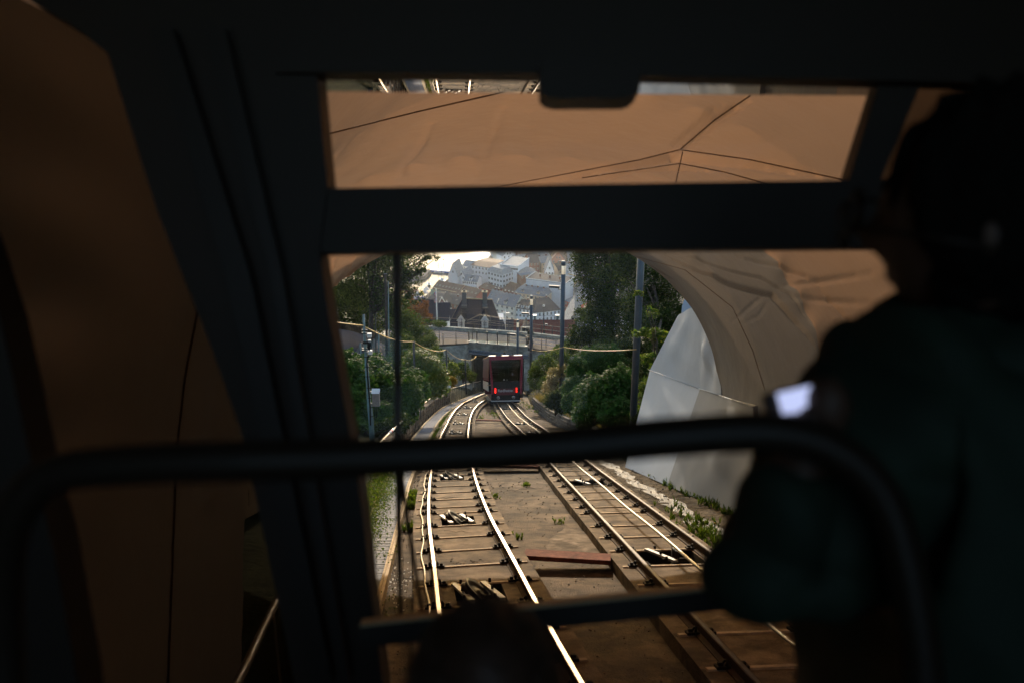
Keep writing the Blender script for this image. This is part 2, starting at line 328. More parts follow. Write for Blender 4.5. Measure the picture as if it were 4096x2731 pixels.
def bush(name, label, cat, blobs, kind, n, size=.1, m='leaf_mid', group=None, flowers=0, stem=True, extra=None):
    c0 = Vector(blobs[0][0]); base = c0 - Vector((0, 0, blobs[0][1][2])); o = thing(name, label, cat, base, group)
    if kind == 'ros': V, F = rosettes(blobs, n, size, size * .26)
    else:
        pts = clump_points(blobs, n, per=22 if kind != 'fine' else 12, clump=.15 if kind != 'fine' else .1); V, F = leaf_quads(pts, size, aspect=.5 if kind != 'needle' else .16)
    V = V - np.array(base); f = link('foliage', npmesh('foliage', V, F, [m]), o); f['kind'] = 'stuff'
    mb = MB()
    for b in blobs:
        c = Vector(b[0])
        for i in range(5):
            tgt = c + Vector([random.uniform(-.6, .6) * r for r in b[1]]); mid = base.lerp(tgt, .5) + Vector((random.uniform(-.1, .1), 0, .05)); s = .012 + .02 * b[1][2]
            mb.tube([base - Vector((0, 0, .3)), mid, tgt], [s * 1.4, s, s * .35], 'bark', 5)
    part('stem', mb, o)
    if flowers:
        for i in range(flowers):
            b = random.choice(blobs); u = Vector((random.uniform(-.8, .8), -random.uniform(.3, .9), random.uniform(-.3, .8))).normalized()
            c = np.array(b[0]) + np.array(u) * np.array(b[1]); pts = c + rng.normal(size=(34, 3)) * .045; V, F = leaf_quads(pts, .06, aspect=.8)
            q = link('flower', npmesh('flower', V - np.array(base), F, ['petal']), o)
    return o
def tree(name, label, cat, blobs, n, size, m, trunk=None, group=None, clump=.16, m2=None):
    base = Vector(trunk[0]) if trunk else Vector(blobs[0][0]); o = thing(name, label, cat, base, group)
    pts = clump_points(blobs, n, clump=clump, per=30, shell=.5); V, F = leaf_quads(pts, size)
    mi = None; ms = [m]
    if m2: ms.append(m2); hz = pts[:, 0] * .9 + pts[:, 2] * 1.3; mi = (np.sin(hz * 2.1) + rng.normal(size=len(pts)) * .6 > .8).astype(np.int32)
    f = link('crown', npmesh('crown', V - np.array(base), F, ms, mi), o); f['kind'] = 'stuff'
    if trunk:
        mb = MB(); top = Vector(trunk[1]); r = trunk[2]; mb.tube([base, base.lerp(top, .4) + Vector((.1, 0, 0)), top], [r * 1.2, r, r * .6], 'bark', 8)
        part('trunk', mb, o)
        mb = MB()
        for b in blobs:
            for k in range(3):
                c = Vector(b[0]) + Vector([random.uniform(-.6, .6) * q for q in b[1]]); st = base.lerp(top, random.uniform(.5, 1)); md = st.lerp(c, .5) + Vector((0, 0, .25))
                mb.tube([st, md, c], [r * .45, r * .28, r * .1], 'bark', 5)
        part('limbs', mb, o, kind='stuff')
    return o
# ------------------------------------------------------------------ terrain, sea
def bank(x, d):
    k = min(1, max(0, (d - 22) / 6)); z = -.55
    l = hl(d) - .42; r = xr(d) + .25
    if x < l: z += k * (min(.75, (l - x) * 6) + min(3.2, (l - x) * .16)) if d < 300 else 0
    if x > r: z += k * (min(.6, (x - r) * 5) + min(9, (x - r) * .42) * min(1, max(.25, (60 - abs(d - 45)) / 40)))
    return z
mb = MB(); rows = []
ds = list(np.arange(-10, 30, 1.5)) + list(np.arange(30, 95, 2.0)) + list(np.arange(95, 150, 5)) + list(np.arange(150, 511, 20))
xs = sorted(set([round(v, 2) for v in list(np.arange(-8, 8.01, .35)) + list(np.arange(-30, -8, 2)) + list(np.arange(8, 31, 2)) + [-300, -120, -60, 60, 120, 300]]))
for d in ds: rows.append([P(x, d, bank(x, d) - max(0, (d - 95) * .03 if d > 95 else 0)) for x in xs])
mb.grid(rows, 'soil'); hill = struct('hillside', mb)
ZG = -198.0
mb = MB(); mb.add([(-2590, 430, -199.5), (2590, 430, -199.5), (2590, 4820, -199.5), (-2590, 4820, -199.5)], [(0, 1, 2, 3)], 'water'); struct('sea_water', mb)
mb = MB(); shore = [ZP(1500, 1300, ZG), ZP(1500, 1215, ZG), ZP(1690, 1195, ZG), ZP(1740, 1150, ZG), ZP(1800, 1112, ZG), ZP(1850, 1060, ZG), ZP(1945, 1040, ZG), ZP(1985, 985, ZG), ZP(2010, 900, ZG), ZP(3400, 850, ZG), ZP(3400, 1300, ZG)]
mb.prism([Vector((p.x, p.y, ZG - 3)) for p in shore] [::-1], (0, 0, 3), 'paving'); struct('town_ground', mb)
mb = MB(); q = [ZP(1640, 1120, ZG), ZP(1700, 1108, ZG), ZP(1724, 1086, ZG), ZP(1700, 1080, ZG), ZP(1620, 1095, ZG)]
mb.prism([p - Vector((0, 0, 3)) for p in q], (0, 0, 3.6), 'stone_grey'); struct('breakwater', mb)
# ------------------------------------------------------------------ track bed, slabs, tracks
DS = np.arange(-6, 92, .55)
mb = MB(); rows = []
for d in np.arange(-6, 100, .5):
    l, r = wr(d) + .02, xr(d) + .3; rows.append([P(l + (r - l) * t, d, -.31 + .012 * math.sin(d * 2 + t * 9)) for t in np.linspace(0, 1, 14)])
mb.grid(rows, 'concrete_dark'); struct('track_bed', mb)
def frame(cf, d):
    p = P(cf(d), d); q = P(cf(d + .1), d + .1); t = (q - p).normalized(); lat = Vector((t.y, -t.x, 0)).normalized(); return p, t, lat, lat.cross(t).normalized()
def tp(cf, d, u, h):
    p, t, lat, n = frame(cf, d); return p + lat * u + n * h
def kd(k): return 3.0 + 1.1 * k
def slab(cf, holes, hole_u):
    mb = MB(); w = .76; ks = list(range(-7, 83))
    for k in ks:
        d0, d1 = kd(k), kd(k + 1); us = [-w, hole_u[0], hole_u[1], w]
        A = [tp(cf, d0 + .05, u, -.13) for u in us]; B = [tp(cf, d1 - .05, u, -.13) for u in us]; dd = [tp(cf, d1 + .05, u, -.13) for u in us]
        for j in range(3):
            if j == 1 and k in holes:
                D = [A[1], A[2], B[2], B[1]]; dn = frame(cf, d0)[3] * -.45
                mb.add(D + [p + dn for p in D], [(0, 4, 5, 1), (1, 5, 6, 2), (2, 6, 7, 3), (3, 7, 4, 0), (4, 7, 6, 5)], 'pit')
                continue
            mb.add([A[j], A[j + 1], B[j + 1], B[j]], [(0, 1, 2, 3)], 'concrete')
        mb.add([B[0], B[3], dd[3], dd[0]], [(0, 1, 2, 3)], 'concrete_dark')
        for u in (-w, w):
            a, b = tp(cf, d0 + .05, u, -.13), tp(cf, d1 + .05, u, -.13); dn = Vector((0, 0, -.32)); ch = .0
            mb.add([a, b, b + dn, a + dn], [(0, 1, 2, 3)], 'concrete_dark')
    return mb
HL = {7, 12, 18, 23, 28, 33, 39, 45, 50, 56}; HR = {9, 17, 22, 28, 33, 39, 49, 55}
s1 = struct('track_slab', slab(cl, HL, (-.29, .27))); s2 = struct('track_slab', slab(cr, HR, (-.36, .42)))
RP = [(-.06, -.125), (.06, -.125), (.06, -.115), (.012, -.10), (.012, -.04), (.03, -.03), (.03, -.004), (.019, 0), (-.019, 0), (-.03, -.004), (-.03, -.03), (-.012, -.04), (-.012, -.10), (-.06, -.115)]
def rail(cf, u0, hm='rail_head'):
    mb = MB(); rows = []
    for d in np.arange(-5, 92, .6):
        p, t, lat, n = frame(cf, d); rows.append([p + lat * (u0 + a) + n * b for a, b in RP])
    n = len(RP)
    vs = [p for r in rows for p in r]; body = []; head = []
    for i in range(len(rows) - 1):
        for j in range(n):
            f = (i * n + j, (i + 1) * n + j, (i + 1) * n + (j + 1) % n, i * n + (j + 1) % n); (head if j == 7 else body).append(f)
    mb.add(vs, body, 'rail_steel', False); o = 0
    for f in head: mb.f.append(list(f)); mb.m.append(mb.mi(hm)); mb.sm.append(False)
    return mb
def clip_mesh():
    mb = MB(); mb.box((-.02, 0, 0), (.12, .12, .025), 'clip'); mb.box((.0, 0, .022), (.04, .045, .03), 'clip'); mb.tube([(-.04, -.05, .02), (-.055, -.02, .05), (-.055, .02, .05), (-.04, .05, .02)], .012, 'clip', 5); return mb.mesh('rail_clip')
def sleeper_mesh():
    mb = MB(); vs = [(-.72, -.05, 0), (.72, -.05, 0), (.72, .05, 0), (-.72, .05, 0), (-.715, -.045, .02), (.715, -.045, .02), (.715, .045, .014), (-.715, .045, .014)]
    mb.add(vs, [(4, 5, 6, 7), (0, 1, 5, 4), (1, 2, 6, 5), (2, 3, 7, 6), (3, 0, 4, 7)], 'sleeper'); return mb.mesh('sleeper')
cme, sme = clip_mesh(), sleeper_mesh()
def track(cf, label, dmax, hm='rail_head'):
    o = thing('railway_track', label, 'railway track', P(cf(6), 6), 'funicular tracks')
    part('rail', rail(cf, -.5, 'rail_head_mid' if hm == 'rail_head' else hm), o); part('rail', rail(cf, .5, hm), o); L = worldloc(o)
    for k in range(-2, dmax):
        d = kd(k) + (.35 if k % 9 == 4 else 0); p, t, lat, n = frame(cf, d); rot = Matrix((lat, t, n)).transposed().to_quaternion()
        s = link('sleeper', sme, o); s.location = p + n * -.131 - L; s.rotation_mode = 'QUATERNION'; s.rotation_quaternion = rot
        for u, sg in ((-.5, -1), (-.5, 1), (.5, -1), (.5, 1)):
            c = link('rail_clip', cme, o); c.location = p + lat * (u + sg * .10) + n * -.105 - L; c.rotation_mode = 'QUATERNION'
            c.rotation_quaternion = rot @ Quaternion((0, 0, 1), math.pi if sg < 0 else 0)
    return o
track(cl, 'left railway track curving away past the walkway to the underpass', 72)
track(cr, 'right railway track with the haul cable, under the red car', 60, 'rail_head_dull')
# pulleys in the pits
def sheave(cf, k, near_left, tilt, label):
    d = (kd(k) + kd(k + 1)) / 2; p, t, lat, n = frame(cf, d); rot = Matrix((lat, t, n)).transposed()
    o = thing('cable_sheave', label, 'cable pulley', p, 'cable sheaves in the slab pits', rot.to_quaternion())
    u0 = (-.02 if near_left else .09); yaw = R(14); Z = Matrix.Rotation(R(-48) if tilt else R(0), 3, 'Y') @ Matrix.Rotation(R(-8), 3, 'Z')
    mb = MB(); Rw = .24 if tilt else .23; ring = []
    prof = [(-.04, Rw), (-.01, Rw - .03), (.01, Rw - .03), (.04, Rw), (.03, Rw - .06), (.012, Rw - .08), (.02, .07), (.04, .05), (.04, .001), (-.04, .001), (-.04, .05), (-.02, .07), (-.012, Rw - .08), (-.03, Rw - .06)]
    nn = 24; vs = []; fs = []
    for i in range(nn):
        a = 2 * math.pi * i / nn
        for x, r in prof: vs.append(Vector((u0, 0, -.13 if tilt else -.2)) + Z @ Vector((x, math.cos(a) * r, math.sin(a) * r)))
    m_ = len(prof)
    for i in range(nn):
        for j in range(m_): fs.append((i * m_ + j, ((i + 1) % nn) * m_ + j, ((i + 1) % nn) * m_ + (j + 1) % m_, i * m_ + (j + 1) % m_))
    mb.add(vs, fs, 'wheel_dark', True); part('wheel', mb, o, True)
    mb = MB(); mb.tube([Vector((u0 - .2, 0, -.16)), Vector((u0 + .2, 0, -.16))], .025, 'wheel_dark', 8); part('axle', mb, o, True)
    for u in ((-.19, .15) if tilt else (-.2,)):
        mb = MB(); X = Matrix.Rotation(R(10 if tilt else 14), 3, 'Z'); mb.box((u0 + u, 0, -.09), (.065, .92, .03), 'galv', X)
        for yy in (-.40, 0, .40): mb.tube([Vector((u0 + u, yy, -.08)) , Vector((u0 + u, yy, -.035))], .018, 'clip', 6)
        br = part('bracket', mb, o, True)
    return o
for i, k in enumerate(sorted(HL)): sheave(cl, k, True, True, ['tilted black pulley in the nearest pit of the left track', 'tilted black pulley second nearest in the left track', 'tilted pulley in left track just below the grey handrail bar', 'tilted pulley hidden behind the grey handrail, left track', 'tilted pulley fifth along the left track', 'tilted pulley on the left track where it starts to curve', 'tilted pulley in the bend of the left track', 'tilted pulley in the bend level with the red car front', 'tilted pulley in left track beside the red car', 'farthest tilted pulley of the left track'][i])
for i, k in enumerate(sorted(HR)): sheave(cr, k, False, False, ['upright pulley under the cable in the nearest pit of the right track', 'upright pulley second nearest under the cable of the right track', 'upright pulley third along the right track', 'upright pulley fourth along the right track', 'upright pulley fifth along the right track', 'upright pulley in right track just uphill of the red car', 'upright pulley at the foot of the red car', 'upright pulley beneath the red car'][i])
mb = MB(); mb.tube([tp(cr, d, .03, .06 + .01 * math.sin(d)) for d in np.arange(-5, 61, .6)], .021, 'cable', 8); single('haul_cable', mb, 'thick steel haul cable running down the middle of the right track', 'cable')
mb = MB(); mb.tube([tp(cl, d, -.62 + .02 * math.sin(d * 1.3) + .012 * math.sin(d * 3.1), -.09) for d in np.arange(-5, 70, .3)], .011, 'tan_wire', 6); single('ground_wire', mb, 'thin wavy pale wire lying left of the left rail', 'wire')
for i, (row, w, lab) in enumerate([(2240, .50, 'weathered red timber baulk laid between the two tracks, nearest'), (1868, .6, 'red timber baulk between the tracks just below the grey handrail'), (1682, .5, 'farthest red timber baulk between the tracks before the red car')]):
    d = G(2290, row, -.2); dd = d.y * cT - d.z * sT; a = tp(cl, dd, .765, -.13); b = tp(cr, dd, -.765, -.13); ax = (b - a).normalized(); n = frame(cl, dd)[3]; t = n.cross(ax)
    mb = MB(); mb.prism([a - t * w / 2, b - t * w / 2, b + t * w / 2, a + t * w / 2], n * -.06, 'timber_red'); mb.v = [tuple(v) for v in mb.v]
    single('timber_baulk', mb, lab, 'timber beam', 'timber baulks between the tracks')
# stained patches: rough repair mortar with an uneven outline
def patch(name, pts, up, m, thick=.004):
    mb = MB(); c = sum((Vector(p) for p in pts), Vector()) / len(pts); out = []
    for i in range(len(pts)):
        a, b = Vector(pts[i]), Vector(pts[(i + 1) % len(pts)])
        for t in (0, .25, .5, .75): p = a.lerp(b, t); out.append(p + (p - c).normalized() * random.uniform(-.05, .05) * (p - c).length)
    n = len(out); top = [p + Vector((0, 0, up)) for p in out]; ins = [c + (p - c) * .93 + Vector((0, 0, up + thick)) for p in out]
    mb.add(top + ins, [(i, (i + 1) % n, (i + 1) % n + n, i + n) for i in range(n)] + [tuple(range(n, 2 * n))], m); return struct(name, mb)
mat('mortar', (.10, .08, .062), .95, spec=.05, stain=.5, col2=(.26, .21, .17), nscale=3, bump=.5, bscale=25)
patch('mortar_patch', [G(px, py, -.3) for px, py in [(2190, 2160), (2260, 2110), (2340, 2125), (2410, 2180), (2400, 2210), (2180, 2212)]], .012, 'mortar')
# drainage strip on the right: rough wet gravel
mb = MB(); rows = []
for d in np.arange(5, 46, .35):
    a = cr(d) + .80; b = xr(d) + .1; rows.append([P(a + (b - a) * t, d, -.23 - .05 * math.sin(t * 3.1) + .02 * math.sin(d * 3 + t * 11)) for t in np.linspace(0, 1, 9)])
mb.grid(rows, 'wet_gravel'); struct('gravel_strip', mb)
mb = MB(); rows = []
for d in np.arange(11.5, 30, .3):
    a = cr(d) + .80; b = xr(d) + .1; w = .13 + .04 * math.sin(d * 2.3) + .03 * math.sin(d * 5.1); c = .42 + .04 * math.sin(d); rows.append([P(a + (b - a) * (c + w * t), d, -.262 + .012 * math.sin(d * 7 + t * 3)) for t in (-1, -.4, .3, 1)])
mb.grid(rows, 'wet_dark'); struct('drain_channel', mb)
# grit, debris, chips of paint
mb = MB()
for i in range(1500):
    d = random.uniform(6, 40); x = random.choice([random.uniform(wr(d), cl(d) - .8), random.uniform(cr(d) + .8, xr(d)), random.uniform(cl(d) + .8, cr(d) - .8)]); up = -.30 if x < cr(d) + .7 else -.235; s = random.uniform(.006, .022) * (1.5 if d > 20 else 1)
    X = Matrix.Rotation(random.uniform(0, 3), 3, 'Z'); mb.box(P(x, d, up + s * .3), (s, s * .8, s * .6), random.choice(['stone', 'mortar', 'stone_grey']), X)
for i in range(90):
    c = G(random.gauss(1590, 40), random.gauss(2330, 45), -.29); s = random.uniform(.008, .02); mb.box(c, (s, s, .003), 'white_paint', Matrix.Rotation(random.uniform(0, 3), 3, 'Z'))
for i in range(40):
    c = G(random.uniform(1800, 1990), random.gauss(2248, 8), -.12); s = random.uniform(.008, .03); mb.box(c, (s, s, .003), 'mortar', Matrix.Rotation(random.uniform(0, 3), 3, 'Z'))
struct('grit', mb, 'stuff')
# hairline cracks in the channel and slab
mb = MB()
for a_, b_2, n_, up_ in (((1990, 2360), (2250, 2500), 14, -.297), ((2000, 2330), (2140, 2260), 10, -.297), ((1700, 1990), (1900, 1985), 10, -.127), ((1560, 2330), (1650, 2300), 8, -.297), ((2030, 1960), (2180, 1950), 9, -.297), ((2270, 2230), (2420, 2200), 8, -.297), ((1780, 2120), (1930, 2130), 8, -.127), ((2700, 2250), (2830, 2300), 7, -.127)):
    pts_ = [G(a_[0] + (b_2[0] - a_[0]) * t + random.gauss(0, 4), a_[1] + (b_2[1] - a_[1]) * t + random.gauss(0, 2.2), up_) for t in np.linspace(0, 1, n_)]; mb.tube(pts_, [.002 + .003 * random.random() for _ in pts_], 'pit', 4)
struct('cracks', mb, 'stuff')
# ------------------------------------------------------------------ walkway
o = thing('walkway', 'narrow grey slatted walkway along the left side of the tracks', 'walkway', P(hl(10), 10, -.3)); L = worldloc(o)
bme = MB(); bme.box((0, 0, 0), (1, .085, .03), 'walk_metal'); bme = bme.mesh('board'); cnt = 0; stf = MB()
for d in np.arange(3.2, 90, .115):
    l, r = hl(d) + .06, wr(d) - .05
    if d > 9.5 and cnt < 290:
        b = link('board', bme, o); b.location = P((l + r) / 2, d, -.20 + random.uniform(-.004, .004)) - L; b.scale = (r - l, 1, 1); b.rotation_euler = (-R(22.9), 0, R(random.uniform(-.4, .4))); cnt += 1
    else: stf.box(P((l + r) / 2, d, -.20), (r - l, .085, .03), 'walk_metal', Matrix.Rotation(-R(22.9), 3, 'X'))
part('board', stf, o, kind='stuff')
for off, w, h, mm, nm in ((-.05, .07, -.13, 'timber_pale', 'edge_beam'), (-.155, .02, 0, None, None)):
    if not nm: continue
    mb = MB(); rows = []
    for d in np.arange(3, 91, .7): x = wr(d) + off + .05; rows.append([P(x - w / 2, d, -.30), P(x - w / 2, d, h), P(x - .01, d, h), P(x - .01, d, h - .025), P(x + .01, d, h - .025), P(x + .01, d, h - .008), P(x + w / 2, d, h - .008), P(x + w / 2, d, -.30)])
    mb.grid(rows, mm, False); part(nm, mb, o)
mb = MB(); rows = []
for d in np.arange(3, 91, .7): x = hl(d) + .02; rows.append([P(x - .03, d, -.3), P(x - .03, d, -.155), P(x + .03, d, -.155), P(x + .03, d, -.3)])
mb.grid(rows, 'timber_pale', False); part('edge_beam', mb, o)
# handrail along it
o = thing('walkway_handrail', 'long metal handrail on posts along the left side of the walkway', 'handrail', P(hl(10), 10, -.3)); L = worldloc(o); mat('rail_tan', (.42, .36, .28), .4, .5)
mb = MB(); mb.tube([P(hl(d) - .05, d, .78) for d in np.arange(2.5, 91, .6)], .026, 'rail_tan', 8); part('top_rail', mb, o)

pm = MB(); pm.tube([(0, 0, -.05), (0, 0, 1.0)], .010, 'rail_tan', 6); pm = pm.mesh('post')
for d in list(np.arange(3, 33, 1.5)) + list(np.arange(33, 91, 1.1)):
    b = link('post', pm, o); b.location = P(hl(d) - .05, d, -.26) - L
# retaining wall of stone blocks, left
def blockwall(name, label, xf, d0, d1, hgt, rows_n, mm, step, side, base=-.3):
    o = thing(name, label, 'stone wall', P(xf(d0), d0, base)); L = worldloc(o); mes = []
    for j in range(4):
        m_ = MB(); m_.box((0, 0, 0), (.30, 1, 1), mm); v = [list(a) for a in m_.v]
        m_.v = [(a[0] + random.uniform(-.02, .02), a[1] * .96, a[2] * .92 + random.uniform(-.02, .02)) for a in v]; mes.append(m_.mesh('stone'))
    for r in range(rows_n):
        d = d0 + (step / 2 if r % 2 else 0)
        while d < d1:
            s = step * random.uniform(.8, 1.2); h = hgt / rows_n; c = P(xf(d), d + s * .0, base + h * (r + .5)); c2 = P(xf(d + s), d + s, base + h * (r + .5)); t = (c2 - c); sd = Vector((t.y, -t.x, 0)).normalized(); X = Matrix((sd, t.normalized(), sd.cross(t).normalized())).transposed()
            b = link('stone', random.choice(mes), o); b.location = (c + c2) / 2 - L + Vector((random.uniform(-.02, .02) , 0, 0)); b.rotation_mode = 'QUATERNION'
            b.rotation_quaternion = X.to_quaternion(); b.scale = (1, t.length, h * .98); d += s
    mb = MB(); rows = []
    for d in np.arange(d0, d1, 1.0): x = xf(d) - side * .12; rows.append([P(x - .1, d, base - .2), P(x - .1, d, base + hgt * .93), P(x + .1, d, base + hgt * .93), P(x + .1, d, base - .2)])
    mb.grid(rows, 'soil', False); part('core', mb, o); return o
blockwall('retaining_wall', 'brown stone block wall beside the walkway under the glossy bushes', lambda d: hl(d) - .32, 27, 64, .74, 4, 'stone', 1.05, 1)
blockwall('retaining_wall', 'low grey block wall below the bushes right of the red car', lambda d: xr(d) + .2, 31, 62, .62, 4, 'stone_grey', .9, -1)
# ------------------------------------------------------------------ fabric tunnel
ax_d = (P(.12, 24) - P(.12, 4)); MD = 20.9
aleft = smooth_interp([(-10, 1.8), (4, 1.9), (6.5, 2.15), (9.5, 2.7), (12.5, 4.2), (14.5, 5.1), (60, 5.1)])
def tube_pt(d, th):
    """cross-section of the tarp tunnel at depth d, th 0 (left foot) .. pi (right foot)"""
    cx = .15; e = .9; vc = -.02875 * d - .9; al = aleft(d)
    if th < 0: return cx - al, vc + th
    if th > math.pi: return cx + 4.22, vc - (th - math.pi)
    c, s = -math.cos(th), math.sin(th); a = al if c < 0 else 4.22
    return cx + a * math.copysign(abs(c) ** e, c), vc + 3.82 * abs(s) ** e
TH_ALL = lambda n: list(np.linspace(-1.85, 0, max(4, n // 12))[:-1]) + list(np.linspace(0, math.pi, n)) + list(np.linspace(math.pi, math.pi + 1.85, max(4, n // 12))[1:])
# ribs every 3.45 m of depth, cloth sagging between them, fine pleats gathered at each rib
RIB = [MD, 17.2, 13.6, 10.2, 6.8, 3.4, 0, -3.4, -6.8]
def sag(d, th):
    k = 0
    for a, b in zip(RIB[:-1], RIB[1:]):
        if b <= d <= a: t = (a - d) / (a - b); k = math.sin(math.pi * t); e = min(t, 1 - t)
    return k, (e if k else 0)
def wall_pt(d, th, extra=0.0):
    X, v = tube_pt(d, th); k, e = sag(d, th); cx, cv = .15, -.03 * d - 0.5
    r = -.06 * k
    r += .035 * (1 - math.exp(-(MD - d) * 1.5)) * math.exp(-e * 9) * math.sin(th * 46 + math.sin(d * 1.2) * 2) * (abs(math.sin(th * 2.7 + d * .3)) ** 2)
    r += .012 * math.sin(th * 5 + d * 1.1) * math.sin(d * .7 + th * 3) + .004 * math.sin(th * 25 + d * 3)
    q = Vector((X - cx, v - cv)); q *= 1 + (r + extra) / q.length
    return C2W(cx + q.x, cv + q.y, d)
def ray_tube(px, py):
    """where a sight line meets the tunnel cloth, as (distance, angle)"""
    last = None
    for d in np.arange(2.0, 40, .02):
        x, v = (px - CX) / FPX * d - .15, -(py - CY) / FPX * d - (-.02875 * d - .9); a = aleft(d) if x < 0 else 4.22
        if v < 0: F = abs(x) / a
        else: F = (abs(x) / a) ** 2.222 + (v / 3.82) ** 2.222
        if F >= 1:
            if v < 0: return d, (v if x < 0 else math.pi - v)
            s = min(1, (v / 3.82)) ** (1 / .9); c = -min(1, abs(x) / a) ** (1 / .9) if x < 0 else min(1, abs(x) / a) ** (1 / .9)
            return d, math.atan2(s, -c)
    return 40.0, 0.0
creases = []
for pl, wd_, amp in [([(1900, 765), (2300, 690), (2560, 640), (2720, 600), (3000, 640), (3380, 720)], .10, -.10), ([(1950, 790), (2350, 720), (2560, 672), (2700, 655), (2900, 668)], .06, -.07), ([(2720, 600), (2860, 480), (3000, 385)], .05, -.08), ([(2680, 590), (2790, 500), (2900, 410)], .04, -.04),
                     ([(2660, 1010), (2820, 1090), (2930, 1130), (3110, 1180), (3210, 1300), (3290, 1420)], .045, -.09), ([(2700, 1010), (2900, 1070), (3060, 1110), (3170, 1180), (3270, 1330)], .03, -.045), ([(3100, 1150), (3290, 1120), (3500, 1090)], .04, -.03), ([(3120, 1190), (3300, 1195), (3500, 1210)], .045, -.025), ([(3080, 1170), (2990, 1240), (2930, 1290)], .025, -.025), ([(3090, 1200), (3050, 1260), (2960, 1300)], .02, -.02),
                     ([(1327, 1030), (1295, 1139)], .05, -.05), ([(1404, 1020), (1340, 1139)], .05, -.06), ([(1480, 1015), (1357, 1130)], .04, -.05), ([(2600, 1060), (2690, 1110)], .04, -.03), ([(2960, 1020), (3100, 1060), (3300, 1120)], .05, -.04), ([(3300, 1150), (3440, 1300)], .05, -.03), ([(1600, 700), (1720, 480)], .06, -.03), ([(1900, 700), (2010, 420)], .05, -.03), ([(2150, 640), (2100, 430)], .06, -.02)]:
    creases.append(([ray_tube(a[0] + (b[0] - a[0]) * t, a[1] + (b[1] - a[1]) * t) for a, b in zip(pl[:-1], pl[1:]) for t in (0, .25, .5, .75)] + [ray_tube(*pl[-1])], wd_, amp))
def dseg(p, a, b):
    ax, ay = a; bx, by = b; t = max(0, min(1, ((p[0] - ax) * (bx - ax) + (p[1] - ay) * (by - ay)) / ((bx - ax) ** 2 + (by - ay) ** 2 + 1e-9))); return math.hypot(p[0] - ax - t * (bx - ax), p[1] - ay - t * (by - ay))
crb = [(min(q[0] for q in pl) - w * 4, max(q[0] for q in pl) + w * 4, min(q[1] for q in pl) - w, max(q[1] for q in pl) + w) for pl, w, a in creases]
def crease(d, th):
    s = 0; p = (d, th * 4.5)
    for (pl, w, a), bb in zip(creases, crb):
        if not (bb[0] < d < bb[1] and bb[2] < th < bb[3]): continue
        m, i_ = min((dseg(p, (pl[i][0], pl[i][1] * 4.5), (pl[i + 1][0], pl[i + 1][1] * 4.5)), i) for i in range(len(pl) - 1))
        if m < w * 4: q_ = (i_ + .5) / (len(pl) - 1); s += a * math.exp(-(m / w) ** 2) * (1 - abs(2 * q_ - 1) ** 3)
    return s
o = thing('tarp_tunnel', 'pale fabric tent tunnel arching over both tracks', 'tent tunnel', P(0, 12, -.3))
mb = MB(); rows = []
for d in np.concatenate([np.arange(-7, 4, .3), np.arange(4, 7, .07), np.arange(7, MD + .01, .035)]):
    rows.append([wall_pt(d, t, crease(d, t)) for t in TH_ALL(360)])
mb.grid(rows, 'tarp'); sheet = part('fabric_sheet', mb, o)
mat('tarp_bounce', (.30, .31, .30), .6, noise=.15, nscale=.5, bump=.4, bscale=1.5, dist=.1)  # opaque grey copy of the tarp out of view, coloured for neutral cabin bounce
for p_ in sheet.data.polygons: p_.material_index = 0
sheet.data.materials.append(M['tarp_bounce']); sheet.data.materials.append(M['tarp_skylit'])
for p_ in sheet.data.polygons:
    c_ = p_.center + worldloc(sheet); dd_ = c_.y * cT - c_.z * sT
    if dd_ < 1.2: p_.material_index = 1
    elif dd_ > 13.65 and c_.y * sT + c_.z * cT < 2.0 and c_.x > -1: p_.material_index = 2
mb = MB(); th = TH_ALL(90); a = [wall_pt(MD, t) for t in th]; b = [wall_pt(MD + .25, t, .32) for t in th]; c = [wall_pt(MD - .3, t, .6) for t in th]
mb.grid([a, b, c], 'tarp_skylit'); part('mouth_hem', mb, o)
mat('seam_fold_line', (.16, .09, .05), .7)
from mathutils.bvhtree import BVHTree
_bv = BVHTree.FromPolygons([tuple(Vector(v.co) + worldloc(sheet)) for v in sheet.data.vertices], [tuple(p.vertices) for p in sheet.data.polygons])
def seam_fold_line(pts, r=.012):
    """stitched lines and drawn fold shade lying on the cloth"""
    out = []
    for p_ in pts:
        dr = W(p_[0], p_[1], 1).normalized(); hit = _bv.ray_cast(Vector((0, 0, 0)), dr)
        if hit[0] is not None: out.append(hit[0] - dr * .012)
    m_ = MB(); m_.tube(out, r, 'seam_fold_line', 5); part('seam_fold_line', m_, o)

def dense(pl):
    return [(a[0] + (b[0] - a[0]) * t, a[1] + (b[1] - a[1]) * t) for a, b in zip(pl[:-1], pl[1:]) for t in np.linspace(0, 1, 14)]
seam_fold_line(dense([(1300, 540), (1660, 450), (2020, 368)]), .009)
seam_fold_line(dense([(790, 1240), (740, 1500), (705, 1800), (670, 2731)]), .009)
seam_fold_line(dense([(995, 1960), (1000, 2731)]), .008)
for pl in ([(1900, 765), (2300, 690), (2560, 640), (2720, 600)], [(2720, 600), (3000, 640), (3380, 722)], [(2330, 712), (2720, 655), (2900, 690), (3100, 745)], [(2720, 600), (2860, 480), (3000, 385)], [(2730, 610), (2700, 745)]): seam_fold_line(dense(pl), .007)  # fold lines: shade of the creases drawn as thin dark tubes
seam_fold_line(dense([(2500, 1015), (2740, 1080), (2930, 1230), (3010, 1400), (3060, 1560)]), .006)

